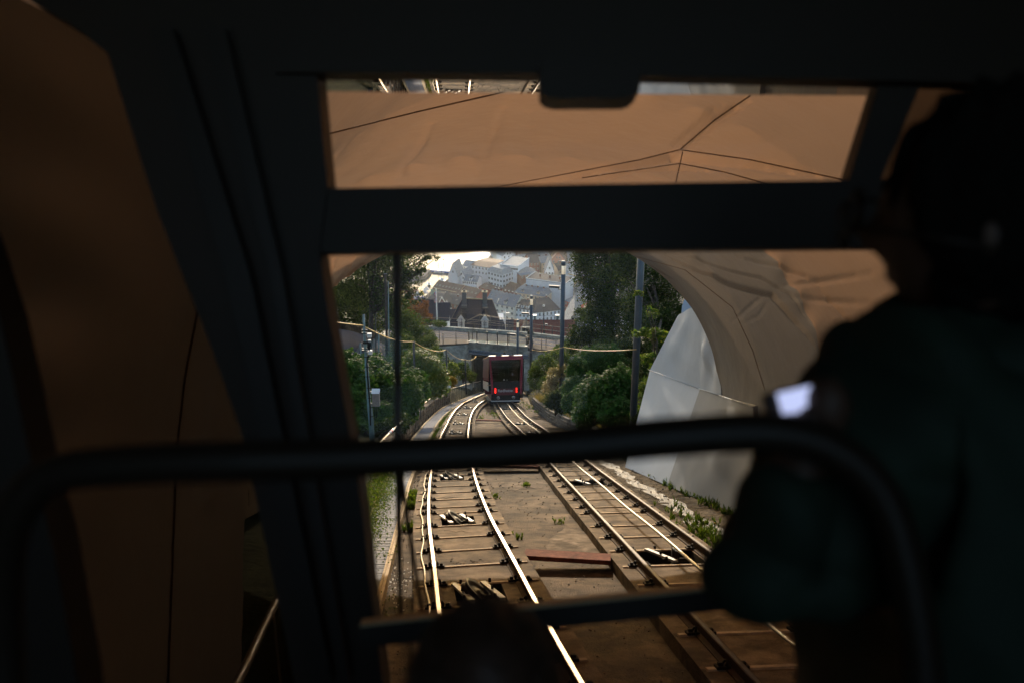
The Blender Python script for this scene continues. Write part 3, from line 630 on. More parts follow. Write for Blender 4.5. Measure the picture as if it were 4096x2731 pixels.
# scaffold tubes along the foot of the sheet, left
# white hoarding wing beyond the mouth, right
o = thing('white_hoarding', 'white sheeted wing wall on the right outside the tunnel mouth', 'hoarding', P(3.5, 22, -.3))
def hp(px, py, d): return W(px, py, d)
b0, b1, b2 = P(4.35, 17.2, -.25), P(3.72, 21, -.22), P(3.1, 27.3, -.25)
m0, m1, m2, m3 = W(3010, 1625, 17.5), W(2883, 1580, 20.6), W(2800, 1553, 22.5), W(2600, 1478, 27.2)
t1, t2, t3 = W(2885, 1300, 20.6), W(2790, 1215, 22.6), W(2712, 1262, 24.6)
bm = b1.lerp(b2, .28)
def sheetp(name, quad, m, n=14, amp=.02, off=(.10, .05, 0)):
    mb = MB(); a, b, c, d = quad; rows = []
    for i in range(n + 1):
        r = []
        for j in range(n + 1):
            u, v = i / n, j / n; p = a.lerp(b, u).lerp(d.lerp(c, u), v); e = math.sin(math.pi * u) * math.sin(math.pi * v)
            r.append(p + Vector((-1, -.2, 0)) * e * amp * (math.sin(u * 9 + v * 4) + .6 * math.sin(v * 13 - u * 7)))
        rows.append(r)
    mb.grid(rows, m); rr = [[p + Vector(off) for p in r] for r in rows]; mb.grid(rr, m)
    ed = [rows[0], rows[-1], [r[0] for r in rows], [r[-1] for r in rows]]; er = [rr[0], rr[-1], [r[0] for r in rr], [r[-1] for r in rr]]
    for x, y in zip(ed, er): mb.grid([x, y], m)
    return part(name, mb, o)
sheetp('lower_panel', (b1, bm, m2, m1), 'tarp_white_dim', amp=.015); sheetp('lower_panel', (bm, b2, m3, m2), 'tarp_white', amp=.015)
sheetp('lower_panel', (b0, b1, m1, m0), 'tarp_white_dim', amp=.05)
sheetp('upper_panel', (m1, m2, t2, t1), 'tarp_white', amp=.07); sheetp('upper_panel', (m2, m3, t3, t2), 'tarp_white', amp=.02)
for a, b in ((m1, m2), (m2, m3), (m0, m1)):
    mb = MB(); mb.tube([a + Vector((-.03, 0, 0)), a.lerp(b, .5) + Vector((-.035, 0, .01)), b + Vector((-.03, 0, 0))], .009, 'tarp_white', 6); part('batten', mb, o)
mb = MB(); q = [W(2755, 1150, 26), W(2785, 1190, 26), W(2790, 1240, 26), W(2725, 1262, 26), W(2728, 1225, 26)]; mb.prism(q, (0.05, .15, 0), 'tarp_white'); part('top_flap', mb, o)
# ------------------------------------------------------------------ upper road, bridge
def ribbon(pts, m, mb=None, up=0, thick=.0):
    mb = mb or MB(); rows = [[a + Vector((0, 0, up)), b + Vector((0, 0, up))] for a, b in pts]; mb.grid(rows, m, False)
    if thick:
        rr = [[a - Vector((0, 0, thick)), b - Vector((0, 0, thick))] for a, b in rows]; mb.grid(rr, m, False); mb.grid([[r[0] for r in rows], [r[0] for r in rr]], m, False); mb.grid([[r[1] for r in rows], [r[1] for r in rr]], m, False)
    return mb
outer = [(1560, 1321, 94), (1640, 1319, 98), (1760, 1320, 98), (1906, 1330, 97), (2060, 1341, 96), (2134, 1347, 95), (2271, 1364, 93), (2340, 1372, 92)]
inner = [(1560, 1362, 86), (1640, 1360, 87), (1760, 1361, 88), (1900, 1362, 89), (2060, 1374, 88), (2134, 1381, 87), (2271, 1398, 86), (2340, 1405, 86)]
kerb = [(1560, 1392, 82), (1640, 1387, 83), (1740, 1384, 84), (1876, 1378, 85.5), (2000, 1384, 85.5), (2109, 1396, 85), (2271, 1415, 84), (2340, 1425, 84)]
OW, IW, KW = [[W(*p) for p in q] for q in (outer, inner, kerb)]
struct('upper_road', ribbon(list(zip(OW, IW)), 'asphalt', thick=.5))
struct('pavement', ribbon(list(zip(IW, KW)), 'paving', up=.12, thick=.5))
o = thing('road_parapet', 'low concrete parapet with wire fence along the far edge of the curved road', 'parapet', OW[3])
mb = MB(); rows = []
for p, q in zip(OW, IW): n = (p - q).normalized(); n.z = 0; rows.append([p, p + Vector((0, 0, .34)), p + n * .3 + Vector((0, 0, .34)), p + n * .3 - Vector((0, 0, 1.2))])
mb.grid(rows, 'bridge_conc', False); part('parapet_wall', mb, o)
def along(pts, n):
    ls = [0]
    for a, b in zip(pts[:-1], pts[1:]): ls.append(ls[-1] + (b - a).length)
    out = []
    for s in np.linspace(0, ls[-1], n):
        i = max(0, min(len(pts) - 2, int(np.searchsorted(ls, s)) - 1)); t = (s - ls[i]) / max(1e-6, ls[i + 1] - ls[i]); out.append(pts[i].lerp(pts[i + 1], t))
    return out
fo = [p + (p - q).normalized() * .15 + Vector((0, 0, .34)) for p, q in zip(OW, IW)]
for p in along(fo, 20): mb = MB(); mb.tube([p, p + Vector((0, 0, .95))], .03, 'dark_steel', 5); part('post', mb, o)
for z in (.5, .93): mb = MB(); mb.tube([p + Vector((0, 0, z)) for p in fo], .014, 'rail_tan', 5); part('rail', mb, o)
# raised wire guard right part
for px, py, d in ((1918, 1258, 97), (1962, 1265, 97), (2008, 1272, 97), (2052, 1276, 97)):
    a = W(px, py, d); b = W(px, py + 66, d); mb = MB(); mb.tube([b, a], .03, 'dark_steel', 5); part('tall_post', mb, o)
for dz in (0, -.08, -.7): mb = MB(); mb.tube([W(1868, 1283, 97) + Vector((0, 0, dz * .3))] + [W(px, py, 97) + Vector((0, 0, dz)) for px, py in ((1918, 1258), (1962, 1264), (2008, 1271), (2052, 1275), (2120, 1290))], .016, 'rail_tan', 5); part('guard_wire', mb, o)
# pavement railings
o = thing('pavement_railing', 'thin black railing along the pavement left of the bridge', 'railing', KW[2])
for off, n in ((0, 7), (1.7, 6)):
    li = [k.lerp(i, off / 3.0) + Vector((0, 0, .12)) for k, i in zip(KW[:4], IW[:4])]
    for p in along(li, n): mb = MB(); mb.tube([p, p + Vector((0, 0, 1.0))], .03, 'dark_steel', 5); part('post', mb, o)
    for z in (.55, .95): mb = MB(); mb.tube([p + Vector((0, 0, z)) for p in li], .014, 'rail_tan', 5); part('rail', mb, o)
o = thing('pavement_railing', 'thin black railing along the pavement right of the bridge', 'railing', KW[6])
li = [k + Vector((0, 0, .12)) for k in KW[5:]]; li2 = [i.lerp(k, .4) + Vector((0, 0, .12)) for k, i in zip(KW[4:], IW[4:])]
for L_ in (li, li2):
    for p in along(L_, 5): mb = MB(); mb.tube([p, p + Vector((0, 0, 1.0))], .03, 'dark_steel', 5); part('post', mb, o)
    for z in (.35, .65, .95): mb = MB(); mb.tube([p + Vector((0, 0, z)) for p in L_], .012, 'rail_tan', 5); part('rail', mb, o)
# bridge girder, glass screen, underpass
o = thing('road_bridge', 'concrete road bridge with a glass screen spanning the tracks', 'bridge', W(1990, 1500, 86))
gA, gB = W(1875, 1366, 85), W(2112, 1385, 84.6); dn = Vector((0, 0, -1)); bk = Vector((0, .35, 0))
def slabp(a, b, z0, z1, y0, y1, m, name, drop=0):
    mb = MB(); f = Vector((0, 1, 0)); P_ = [a + dn * z0 + f * y0, b + dn * z0 + f * y0, b + dn * z1 + f * y0, a + dn * z1 + f * y0]; mb.prism(P_, f * (y1 - y0) + Vector((0, 0, drop)), m); return part(name, mb, o)
slabp(gA, gB, 0, .12, -.14, .5, 'bridge_conc', 'coping'); slabp(gA, gB, .123, .78, 0, .5, 'bridge_conc', 'girder'); slabp(gA, gB, .78, .86, -.05, .5, 'dark_steel', 'bearing_joint')
pa, pb = gA + dn * .66 + Vector((0, -.3, 0)), gB + dn * .74 + Vector((0, -.3, 0)); mb = MB(); mb.tube([pa, pb], .075, 'walk_metal', 8); part('service_pipe', mb, o)
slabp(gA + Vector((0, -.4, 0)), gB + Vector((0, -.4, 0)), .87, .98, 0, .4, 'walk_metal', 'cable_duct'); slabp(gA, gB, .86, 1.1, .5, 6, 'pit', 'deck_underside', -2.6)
for i, px in enumerate((1876, 1908, 1949, 1990, 2031, 2072, 2105)):
    t = (px - 1875) / 237; p = gA.lerp(gB, t); mb = MB(); mb.box(p + Vector((0, -.02, .52)), (.085, .085, 1.04 if i not in (0, 6) else .8), 'dark_steel'); mb.box(p + Vector((0, -.02, .02)), (.2, .16, .04), 'dark_steel'); part('screen_post', mb, o)
for i in range(6):
    t0, t1 = [((1876, 1908, 1949, 1990, 2031, 2072, 2105)[i + k] - 1875) / 237 for k in (0, 1)]; a, b = gA.lerp(gB, t0 + .012), gA.lerp(gB, t1 - .012); mb = MB(); mb.prism([a + Vector((0, 0, .06)), b + Vector((0, 0, .06)), b + Vector((0, 0, 1.0)), a + Vector((0, 0, 1.0))], (0, .012, 0), 'clear_glass'); part('glass_pane', mb, o)
# abutments and underpass walls
def wallp(poly, m, name, off=(0, 8, 0)): mb = MB(); mb.prism(poly, off, m); return part(name, mb, o)
wallp([W(1560, 1404, 82), W(1640, 1392, 83), W(1740, 1388, 84), W(1874, 1378, 85.2), W(1874, 1560, 85.2), W(1560, 1560, 82)], 'bridge_conc', 'abutment', (0, .6, -.3))
wallp([W(1874, 1408, 85.3), W(1886, 1408, 85.3), W(1886, 1560, 85.3), W(1874, 1560, 85.3)], 'bridge_conc', 'pier', (0, 6, -2.5))
wallp([W(2096, 1400, 84.7), W(2340, 1432, 83), W(2340, 1560, 83), W(2096, 1560, 84.7)], 'bridge_conc', 'abutment', (0, .6, -.3))
wallp([W(1886, 1560, 91), W(1886, 1400, 91), W(1905, 1400, 91), W(1905, 1560, 91)], 'stone_grey', 'side_wall', (0, .4, 0))
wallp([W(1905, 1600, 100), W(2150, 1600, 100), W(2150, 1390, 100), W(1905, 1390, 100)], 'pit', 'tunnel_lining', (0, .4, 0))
# fallen leaves along the road edge
pts = np.array([np.array(OW[1].lerp(OW[4], random.random())) + np.array([0, -random.random() ** 2 * .9, .02]) for _ in range(1400)]); V, F = leaf_quads(pts, .09, 2)
prop(link('fallen_leaves', npmesh('fallen_leaves', V, F, ['leaf_rust'])), 'rust brown fallen leaves along the foot of the road parapet', 'fallen leaves', kind='stuff')
# second road, upper left
a = [(1290, 1300, 66), (1327, 1312, 66), (1400, 1322, 68), (1470, 1342, 71), (1545, 1380, 76)]; b = [(1290, 1450, 47), (1327, 1450, 48), (1400, 1455, 50), (1470, 1465, 54), (1560, 1470, 60)]
A, B_ = [W(*p) for p in a], [W(*p) for p in b]; struct('side_road', ribbon(list(zip(A, B_)), 'asphalt', thick=.6))
o = thing('side_road_wall', 'low dark concrete wall along the far edge of the side road, upper left', 'wall', A[1]); mb = MB(); mb.grid([[p, p + Vector((0, 0, .42)), p + Vector((0, .3, .42)), p + Vector((0, .3, -.5))] for p in A], 'concrete_dark', False); part('wall', mb, o)
# mesh fence beside the side road
o = thing('mesh_fence', 'sagging wire mesh fence on thin green posts beside the side road', 'fence', W(1500, 1440, 45)); tops = [W(1360, 1450, 45), W(1441, 1371, 45), W(1515, 1330, 46), W(1600, 1345, 48)]; bots = [W(1360, 1500, 45), W(1447, 1470, 45), W(1515, 1470, 46), W(1600, 1480, 48)]
for t, b in list(zip(tops, bots))[1:]: mb = MB(); mb.tube([b, t], .035, 'pole_green', 6); part('post', mb, o)
mb = MB()
for i in range(3):
    for k in range(26):
        for dr in (1, -1):
            u0 = k / 26; u1 = u0 + dr * .22
            if 0 <= u1 <= 1: mb.tube([bots[i].lerp(bots[i + 1], u0), tops[i].lerp(tops[i + 1], u1) - Vector((0, 0, .25 * math.sin(math.pi * u1)))], .004, 'pole_green', 3, False)
part('wire_mesh', mb, o, kind='stuff')
for i in range(3): mb = MB(); mb.tube([tops[i].lerp(tops[i + 1], t) - Vector((0, 0, .25 * math.sin(math.pi * t))) for t in np.linspace(0, 1, 8)], .01, 'dark_steel', 4); part('top_wire', mb, o)
# ------------------------------------------------------------------ town
WM = {}
def winmesh(w, h, bars):
    k = (round(w, 2), round(h, 2), bars)
    if k not in WM:
        mb = MB(); mb.box((0, -.04, 0), (w, .07, h), 'win_frame'); nx = 2 if bars < 2 else bars; ny = 1 if bars < 1 else 2
        for i in range(nx):
            for j in range(ny): mb.box((-w / 2 + w * (i + .5) / nx, -.085, -h / 2 + h * (j + .5) / ny), (w / nx - .14, .03, h / ny - .14), 'win_dark')
        WM[k] = mb.mesh('window')
    return WM[k]
def uvroof(me):
    uv = me.uv_layers.new(name='UVMap')
    for p in me.polygons:
        n = p.normal; t = Vector((-n.y, n.x, 0)); t = t.normalized() if t.length > .05 else Vector((1, 0, 0)); s = n.cross(t)
        for li in p.loop_indices: co = me.vertices[me.loops[li].vertex_index].co; uv.data[li].uv = (co.dot(t), co.dot(s))
def building(name, label, A, B, h, D, roof='gx', rh=4, wall='w_white', rm='r_slate', rows=3, cols=5, side=0, chim=0, sky=0, dorm=0, ov=.35, wsize=(.95, 1.4), bars=0, cat='building', group=None, chm='w_brick', skip_top=0, hipf=.35):
    A, B = Vector(A), Vector(B); B.z = A.z = (A.z + B.z) / 2; w = (B - A).length; X = (B - A).normalized(); Y = Vector((-X.y, X.x, 0)); mid = (A + B) / 2
    q = Matrix((X, Y, Vector((0, 0, 1)))).transposed().to_quaternion(); o = thing(name, label, cat, mid - Vector((0, 0, h)), group, q); hw = w / 2
    mb = MB(); mb.box((0, D / 2, h / 2 - .0), (w, D, h), wall)
    if roof == 'gx':
        for x in (-hw, hw): mb.prism([(x, 0, h), (x, D, h), (x, D / 2, h + rh - .06)], (.12 if x < 0 else -.12, 0, 0), wall)
    if roof == 'gy':
        for y in (0, D): mb.prism([(-hw, y, h), (hw, y, h), (0, y, h + rh - .06)], (0, .12 if y == 0 else -.12, 0), wall)
    part('wall', mb, o, True)
    mb = MB(); e = ov; t = .16
    def sl(p): mb.prism(p, (0, 0, -t), rm)
    if roof == 'gx': k = rh / (D / 2) * e; sl([(-hw - e, -e, h - k), (hw + e, -e, h - k), (hw + e, D / 2, h + rh), (-hw - e, D / 2, h + rh)]); sl([(hw + e, D + e, h - k), (-hw - e, D + e, h - k), (-hw - e, D / 2 + .01, h + rh), (hw + e, D / 2 + .01, h + rh)])
    elif roof == 'gy': k = rh / hw * e; sl([(-hw - e, -e, h - k), (0, -e, h + rh), (0, D + e, h + rh), (-hw - e, D + e, h - k)]); sl([(hw + e, -e, h - k), (hw + e, D + e, h - k), (.01, D + e, h + rh), (.01, -e, h + rh)])
    elif roof in ('hip', 'man'):
        ix = w * hipf * .5 if roof == 'hip' else min(1.6, w * .2); iy = D / 2 - .02 if roof == 'hip' else min(1.6, D * .2); b = [(-hw - e, -e, h), (hw + e, -e, h), (hw + e, D + e, h), (-hw - e, D + e, h)]
        tt = [(-hw + ix, iy, h + rh), (hw - ix, iy, h + rh), (hw - ix, D - iy, h + rh), (-hw + ix, D - iy, h + rh)]; mb.add(b + tt, [(0, 1, 5, 4), (1, 2, 6, 5), (2, 3, 7, 6), (3, 0, 4, 7), (4, 5, 6, 7), (3, 2, 1, 0)], rm)
    else: mb.box((0, D / 2, h + .1), (w + .2, D + .2, .25), rm); mb.box((0, -.05, h + .45), (w + .3, .2, .5), wall); mb.box((-hw - .05, D / 2, h + .45), (.2, D, .5), wall); mb.box((hw + .05, D / 2, h + .45), (.2, D, .5), wall)
    me = mb.mesh('roof'); uvroof(me); rf = link('roof', me, o)
    pitch = math.atan2(rh, D / 2 if roof in ('gx', 'hip') else 1.6)
    def place(nm, me_, loc, rx=0, rz=0, par=None): c = link(nm, me_, par or o); c.location = loc; c.rotation_euler = (rx, 0, rz); return c
    wm = winmesh(*wsize, bars)
    for r in range(rows):
        for c in range(cols): place('window', wm, ((-hw + w * (c + .5) / cols), -.0, h - 1.35 - r * 3.0 - skip_top))
        for s_, f in ((1, hw), (-1, -hw)):
            if side & (1 if s_ > 0 else 2):
                nc = max(2, int(D / 2.6))
                for c in range(nc): place('window', wm, (f, D * (c + .5) / nc, h - 1.35 - r * 3.0 - skip_top), rz=R(90) * s_)
    if roof == 'gy':
        for c in (-.9, .9) if w > 7 else (0,): place('window', wm, (c, 0, h + rh * .28))
    for i in range(chim):
        x = -hw * .75 + (w * .75) * (i + .5) / chim if chim > 1 else hw * .3; z = h + rh; y = D / 2 if roof not in ('gy',) else D * .6
        mb = MB(); mb.box((x, y, z - .2), (.8, .7, 2.2), chm); mb.box((x, y, z + .95), (.95, .85, .14), 'concrete_grey')
        for dx in (-.2, .2): mb.tube([(x + dx, y, z + .95), (x + dx, y, z + 1.35)], .13, 'white_paint', 6)
        c = link('chimney', mb.mesh('chimney'), rf)
    for i in range(sky):
        x = -hw + w * (i + .5) / sky; mb = MB(); yy = D * .26; zz = h + rh * .52 + .08
        if roof == 'man': yy = .8; zz = h + rh * .5 + .1
        mb.box((0, 0, 0), (.8, 1.1, .1), 'win_frame'); mb.box((0, 0, .06), (.62, .9, .03), 'win_dark'); place('skylight', mb.mesh('skylight'), (x, yy, zz), rx=pitch)
    for i in range(dorm):
        x = -hw + w * (i + .5) / dorm; dw, dh = min(1.7, w / dorm * .6), 1.5; mb = MB(); y0 = .35; z0 = h + .2
        mb.box((x, y0 + 1.2, z0 + dh / 2), (dw, 2.4, dh), wall); mb.prism([(x - dw / 2 - .12, y0 - .12, z0 + dh), (x + dw / 2 + .12, y0 - .12, z0 + dh), (x, y0 - .12, z0 + dh + dw * .5)], (0, 2.9, 0), rm)
        dd = part('dormer', mb, o, True); place('window', winmesh(.8, .95, 0), (x, y0, z0 + dh * .5), par=dd)
    return o
def tb(name, label, a, b, h, D, top=None, **k):
    A = ZP(*a, ZG + h); B = ZP(*b, ZG + h)
    if top is not None:
        m_ = ((a[1] + b[1]) / 2 - top) * A.length / FPX; r = k.get('roof', 'gx'); k['rh'] = m_ / .95 if r == 'gy' else max(.8, (m_ - (D / 2 if r != 'man' else D * .75) * .31) / .95)
    return building(name, label, A, B, h, D, **k)
tb('town_house', 'tall white gabled house nearest the water, left of the town', (1793, 1100), (1831, 1104), 11, 11, top=1053, roof='gy', rh=6.5, rows=0, cols=0, rm='r_grey', wall='w_grey')
tb('town_house', 'white house with two gables just right of the tall gabled one', (1831, 1100), (1860, 1106), 10, 9, top=1080, roof='gy', rh=4.5, rows=3, cols=2, rm='r_grey', wall='w_white')
tb('town_house', 'white house with grey slate roof and a small pointed centre gable', (1856, 1122), (1908, 1127), 9, 9, top=1100, roof='gx', rh=3.4, rows=2, cols=6, rm='r_slate', dorm=1, sky=2, wall='w_white')
tb('office_block', 'pale grey block with four rows of square windows', (1951, 1084), (2010, 1100), 17, 13, roof='man', rh=2.8, rows=5, cols=5, wsize=(1.35, 1.4), wall='w_grey', rm='r_grey', side=1)
tb('town_house', 'blank grey gable house at the back, behind the pointed one', (1850, 1062), (1880, 1066), 13, 10, top=1040, roof='gx', rh=4, rows=1, cols=2, rm='r_grey', wall='w_grey')
tb('warehouse', 'grey warehouse with low brown roof behind the water front', (1885, 1060), (1965, 1072), 14, 18, top=1045, roof='gx', rh=3, rows=2, cols=6, rm='r_brown', wall='w_grey')
o = tb('scaffolded_building', 'dark roofed building wrapped in green scaffold netting', (1727, 1158), (1828, 1178), 8, 15, top=1130, roof='gx', rh=4.5, rows=2, cols=9, rm='r_brown', wall='w_beige', sky=8)
A, B_ = ZP(1727, 1158, ZG + 8), ZP(1828, 1178, ZG + 8); q = o.rotation_quaternion; w = (A - B_).length
for i in range(9):
    x = -w / 2 + w * i / 8; mb = MB(); mb.tube([(x, -1.2, 0), (x, -1.2, 10.3)], .09, 'timber_red', 5); part('scaffold_pole', mb, o, True)
    if i < 8: mb = MB(); mb.box((x + w / 16, -1.35, 5.3), (w / 8 - .15, .05, 6.6), 'netting'); part('netting', mb, o, True)
for z in (5, 7.8, 9.6): mb = MB(); mb.box((0, -.8, z), (w, .8, .12), 'timber_pale'); part('scaffold_deck', mb, o, True)
tb('town_house', 'red gabled house with brown roof and six skylights', (1829, 1180), (1893, 1196), 8, 17, top=1148, roof='gx', rh=5.5, rows=2, cols=5, rm='r_brown', wall='w_red', sky=4)
tb('town_house', 'low brown roofed house behind the six skylights', (1915, 1150), (1990, 1166), 8, 14, top=1138, roof='gx', rh=3.5, rows=1, cols=4, rm='r_brown', wall='w_red', chim=2, sky=2)
tb('town_house', 'brick house with brown hipped roof below the office block', (2012, 1158), (2055, 1170), 8, 10, roof='hip', rh=4, rows=1, cols=3, rm='r_brown', wall='w_brick')
tb('town_house', 'slate roofed cream terrace with a stepped central gable', (1980, 1212), (2058, 1228), 13, 13, top=1172, roof='gx', rh=6, rows=3, cols=4, rm='r_slate', wall='w_cream', dorm=1, chim=4, sky=3, side=0, wsize=(1.3, 1.4))
tb('town_house', 'slate roofed cream house left of the stepped gable terrace', (1945, 1203), (1979, 1211), 13, 13, top=1158, roof='gx', rh=6, rows=3, cols=2, rm='r_slate', wall='w_cream', chim=2, sky=2, wsize=(1.3, 1.4))
tb('town_house', 'white house with three small dormers in a dark roof', (2060, 1230), (2118, 1238), 12, 11, top=1198, roof='gx', rh=5, rows=3, cols=4, rm='r_dark', wall='w_white', dorm=3, chim=1)
tb('town_hall', 'white building with big dark brown hipped roof', (2136, 1253), (2243, 1240), 11, 16, top=1190, roof='hip', rh=8, rows=2, cols=7, rm='r_dark', wall='w_white', chim=1, bars=0, hipf=.55, wsize=(.9, 1.7))
tb('mansard_building', 'beige building with two rounded gables and slate mansard roof', (2058, 1170), (2182, 1188), 12, 15, top=1140, roof='man', rh=4.5, rows=2, cols=8, rm='r_slate', wall='w_beige', chim=4, dorm=2, sky=2)
tb('blank_wall_block', 'pale grey block with a blank wall and dark flat roof', (2104, 1117), (2262, 1138), 18, 14, roof='flat', rh=1, rows=0, cols=0, rm='r_dark', wall='w_grey', chim=3)
tb('brick_block', 'brick block with rows of skylights in its slate roof', (2083, 1103), (2150, 1092), 16, 14, top=1076, roof='gx', rh=4.5, rows=1, cols=5, rm='r_slate', wall='w_brick', sky=7)
tb('yellow_building', 'yellow building with rows of wide windows below the right trees', (2288, 1135), (2340, 1118), 14, 14, roof='flat', rh=1, rows=4, cols=4, rm='r_grey', wall='w_yellow', wsize=(2.2, 1.3), bars=3)
tb('side_block', 'pale blue grey windowless block beside the yellow building', (2262, 1122), (2287, 1134), 13, 12, roof='flat', rh=1, rows=0, cols=0, rm='r_grey', wall='w_grey')
tb('town_house', 'red house with white window frames right of the tall lamp', (2258, 1203), (2316, 1222), 10, 9, top=1190, roof='hip', rh=3, rows=3, cols=5, rm='r_slate', wall='w_red', chim=1)
tb('rooftop_block', 'large flat roofed block with sunlit white roof', (2000, 1062), (2072, 1070), 20, 20, roof='flat', rh=1, rows=1, cols=7, rm='r_grey', wall='w_white', wsize=(1.6, 1.2))
tb('town_house', 'white gabled house at the back with a grey slate roof', (2180, 1086), (2216, 1086), 15, 12, top=1040, roof='gy', rh=5.5, rows=3, cols=3, rm='r_slate', wall='w_white')
tb('town_house', 'pink gabled building at the back right under the window bar', (2205, 1040), (2262, 1042), 15, 14, top=1006, roof='gy', rh=7, rows=2, cols=3, rm='r_brown', wall='w_pink')
cols_ = ['w_white', 'w_grey', 'w_cream', 'w_brick', 'w_beige', 'w_grey']; rfs = ['r_grey', 'r_slate', 'r_dark', 'r_brown', 'r_grey']
nmz = {'w_white': 'white', 'w_grey': 'grey', 'w_cream': 'cream', 'w_brick': 'brick', 'w_beige': 'beige'}; rnz = {'r_grey': 'light grey', 'r_slate': 'slate', 'r_dark': 'dark', 'r_brown': 'brown'}
rown = ['third row from the window bar', 'lower back row', 'row just under the window bar', 'row hidden by the window bar', 'row behind the lamp head', 'row behind the yellow building', 'row behind the red house']
i = 0; ri = -1; kk = 0
def i_th(i): return f'{["first","second","third","fourth","fifth","sixth","seventh","eighth","ninth","tenth","eleventh","twelfth","thirteenth","fourteenth"][kk]} in the {rown[ri]}'
for row, x0, x1 in ((1020, 2010, 2360), (1048, 2075, 2350), (990, 1990, 2400), (960, 1980, 2500), (1078, 2235, 2350), (1160, 2320, 2480), (1240, 2330, 2480)):
    x = x0; ri += 1; kk = 0
    while x < x1:
        w = random.uniform(28, 52); wc, rc = cols_[i % 6], rfs[(i * 3) % 5]
        tb('town_house', f'{nmz[wc]} house, {rnz[rc]} roof, {i_th(i)}', (x, row + 4), (x + w, row + random.uniform(-4, 8)), random.uniform(10, 15), random.uniform(9, 13), roof=random.choice(['gx', 'gx', 'gy', 'hip', 'flat']), rh=random.uniform(2.5, 5), rows=2, cols=3, rm=rc, wall=wc, chim=i % 3, group='far town houses')
        x += w + random.uniform(3, 14); i += 1; kk += 1
# ---- nearer houses
def nb(name, label, a, b, h, D, **k): return building(name, label, W(*a), W(*b), h, D, **k)
o = nb('dark_roofed_house', 'house with huge dark tiled hipped roof, two chimneys and white dormers', (1788, 1330, 188), (2012, 1330, 188), 8, 10.5, roof='none', rh=0, rows=1, cols=4, wall='w_white', rm='r_tile')
for c in list(o.children):
    if c.name.startswith('roof'): bpy.data.objects.remove(c)
hB = 8.0; wl, wr2 = -5.6, 5.3; mb = MB(); sc_ = 188 / FPX
px2l = lambda px, py, y=0: ((px - 1900) * sc_, y, hB - (py - 1330) * sc_ * 1.07 - y * .36)
e0, e1 = px2l(1779, 1325, -.3), px2l(2015, 1325, -.3); r0, r1 = px2l(1846, 1194, 5), px2l(1968, 1199, 5)
e0 = (e0[0], -.3, e0[2]); b0_, b1_ = (e0[0] * .5, 10.3, e0[2]), (e1[0] * .75, 10.3, e1[2]); mb.add([e0, e1, (r1[0], 5, r1[2]), (r0[0], 5, r1[2] + .1), b1_, b0_], [(0, 1, 2, 3), (1, 4, 2), (4, 5, 3, 2), (5, 0, 3), (0, 5, 4, 1)], 'r_tile'); me = mb.mesh('roof'); uvroof(me); rf = link('roof', me, o)
mb = MB(); mb.tube([r0, r1], .12, 'timber_pale', 6); mb.tube([r0, e0], .07, 'stone_grey', 5); mb.tube([r1, e1], .07, 'stone_grey', 5); part('ridge_cap', mb, o, True)
for px in (1855, 1938):
    x, _, z = px2l(px, 1195, 4.3); mb = MB(); mb.box((x, 4.3, z + .1), (.85, .8, 2.5), 'pole_blue'); mb.box((x, 4.3, z + 1.4), (1.15, 1.1, .1), 'timber_pale'); mb.box((x, 4.3, z + 1.55), (.4, .4, .2), 'clip'); c = part('chimney', mb, o, True); mb = MB(); mb.box((x, 3.6, z - 1.3), (1.0, 1.0, .5), 'pole_blue'); part('chimney_foot', mb, o, True)
for px in (1845, 1940):
    x, _, z = px2l(px, 1308); y = .0; mb = MB(); mb.box((x, y + 1.2, z + .55), (1.25, 2.4, 1.5), 'white_paint'); d = part('dormer', mb, o, True)
    mb = MB(); mb.prism([(x - .85, y - .2, z + 1.25), (x + .85, y - .2, z + 1.25), (x, y - .2, z + 2.45)], (0, .25, 0), 'white_paint'); mb.prism([(x - .45, y - .23, z + 1.4), (x + .45, y - .23, z + 1.4), (x, y - .23, z + 2.0)], (0, .02, 0), 'w_grey'); c = part('gable', mb, o, True)
    mb = MB(); mb.prism([(x - .92, y - .2, z + 1.22), (x, y - .2, z + 2.55), (x, y - .2, z + 2.63), (x - .98, y - .2, z + 1.26)], (0, 2.9, 0), 'r_tile'); mb.prism([(x + .92, y - .2, z + 1.22), (x + .98, y - .2, z + 1.26), (x, y - .2, z + 2.63), (x, y - .2, z + 2.55)], (0, 2.9, 0), 'r_tile'); part('dormer_roof', mb, o, True)
    c = link('window', winmesh(.62, .82, 3), o); c.location = (x, y - .02, z + .62)
mb = MB(); x, _, z = px2l(1984, 1228); mb.box((x + .35, 3.2, z), (.1, .5, .9), 'white_paint', Matrix.Rotation(.4, 3, 'Y')); part('skylight', mb, o, True)
nb('white_cottage', 'white gabled cottage with black tiled roof behind the flagpole', (1726, 1274, 168), (1790, 1274, 168), 5, 6, roof='gx', rh=1.8, rows=1, cols=3, rm='r_tile', wall='w_white', wsize=(.6, 1.0), cat='house')
nb('dark_house', 'dark roofed house half hidden behind the rust coloured shrub', (1640, 1268, 174), (1722, 1268, 174), 6, 7, roof='gx', rh=2.0, rows=1, cols=3, rm='r_tile', wall='w_brick', cat='house')
nb('red_house', 'bright red gable wall between the cottage and the big dark roof', (1768, 1246, 230), (1797, 1246, 230), 8, 4, roof='gy', rh=1.3, rows=0, cols=0, rm='r_grey', wall='w_red', cat='house')
nb('annex', 'small dark roofed annex left of the big dark tiled roof', (1796, 1268, 195), (1830, 1268, 195), 7, 4, roof='gx', rh=.9, rows=1, cols=1, rm='r_tile', wall='w_white', cat='house')
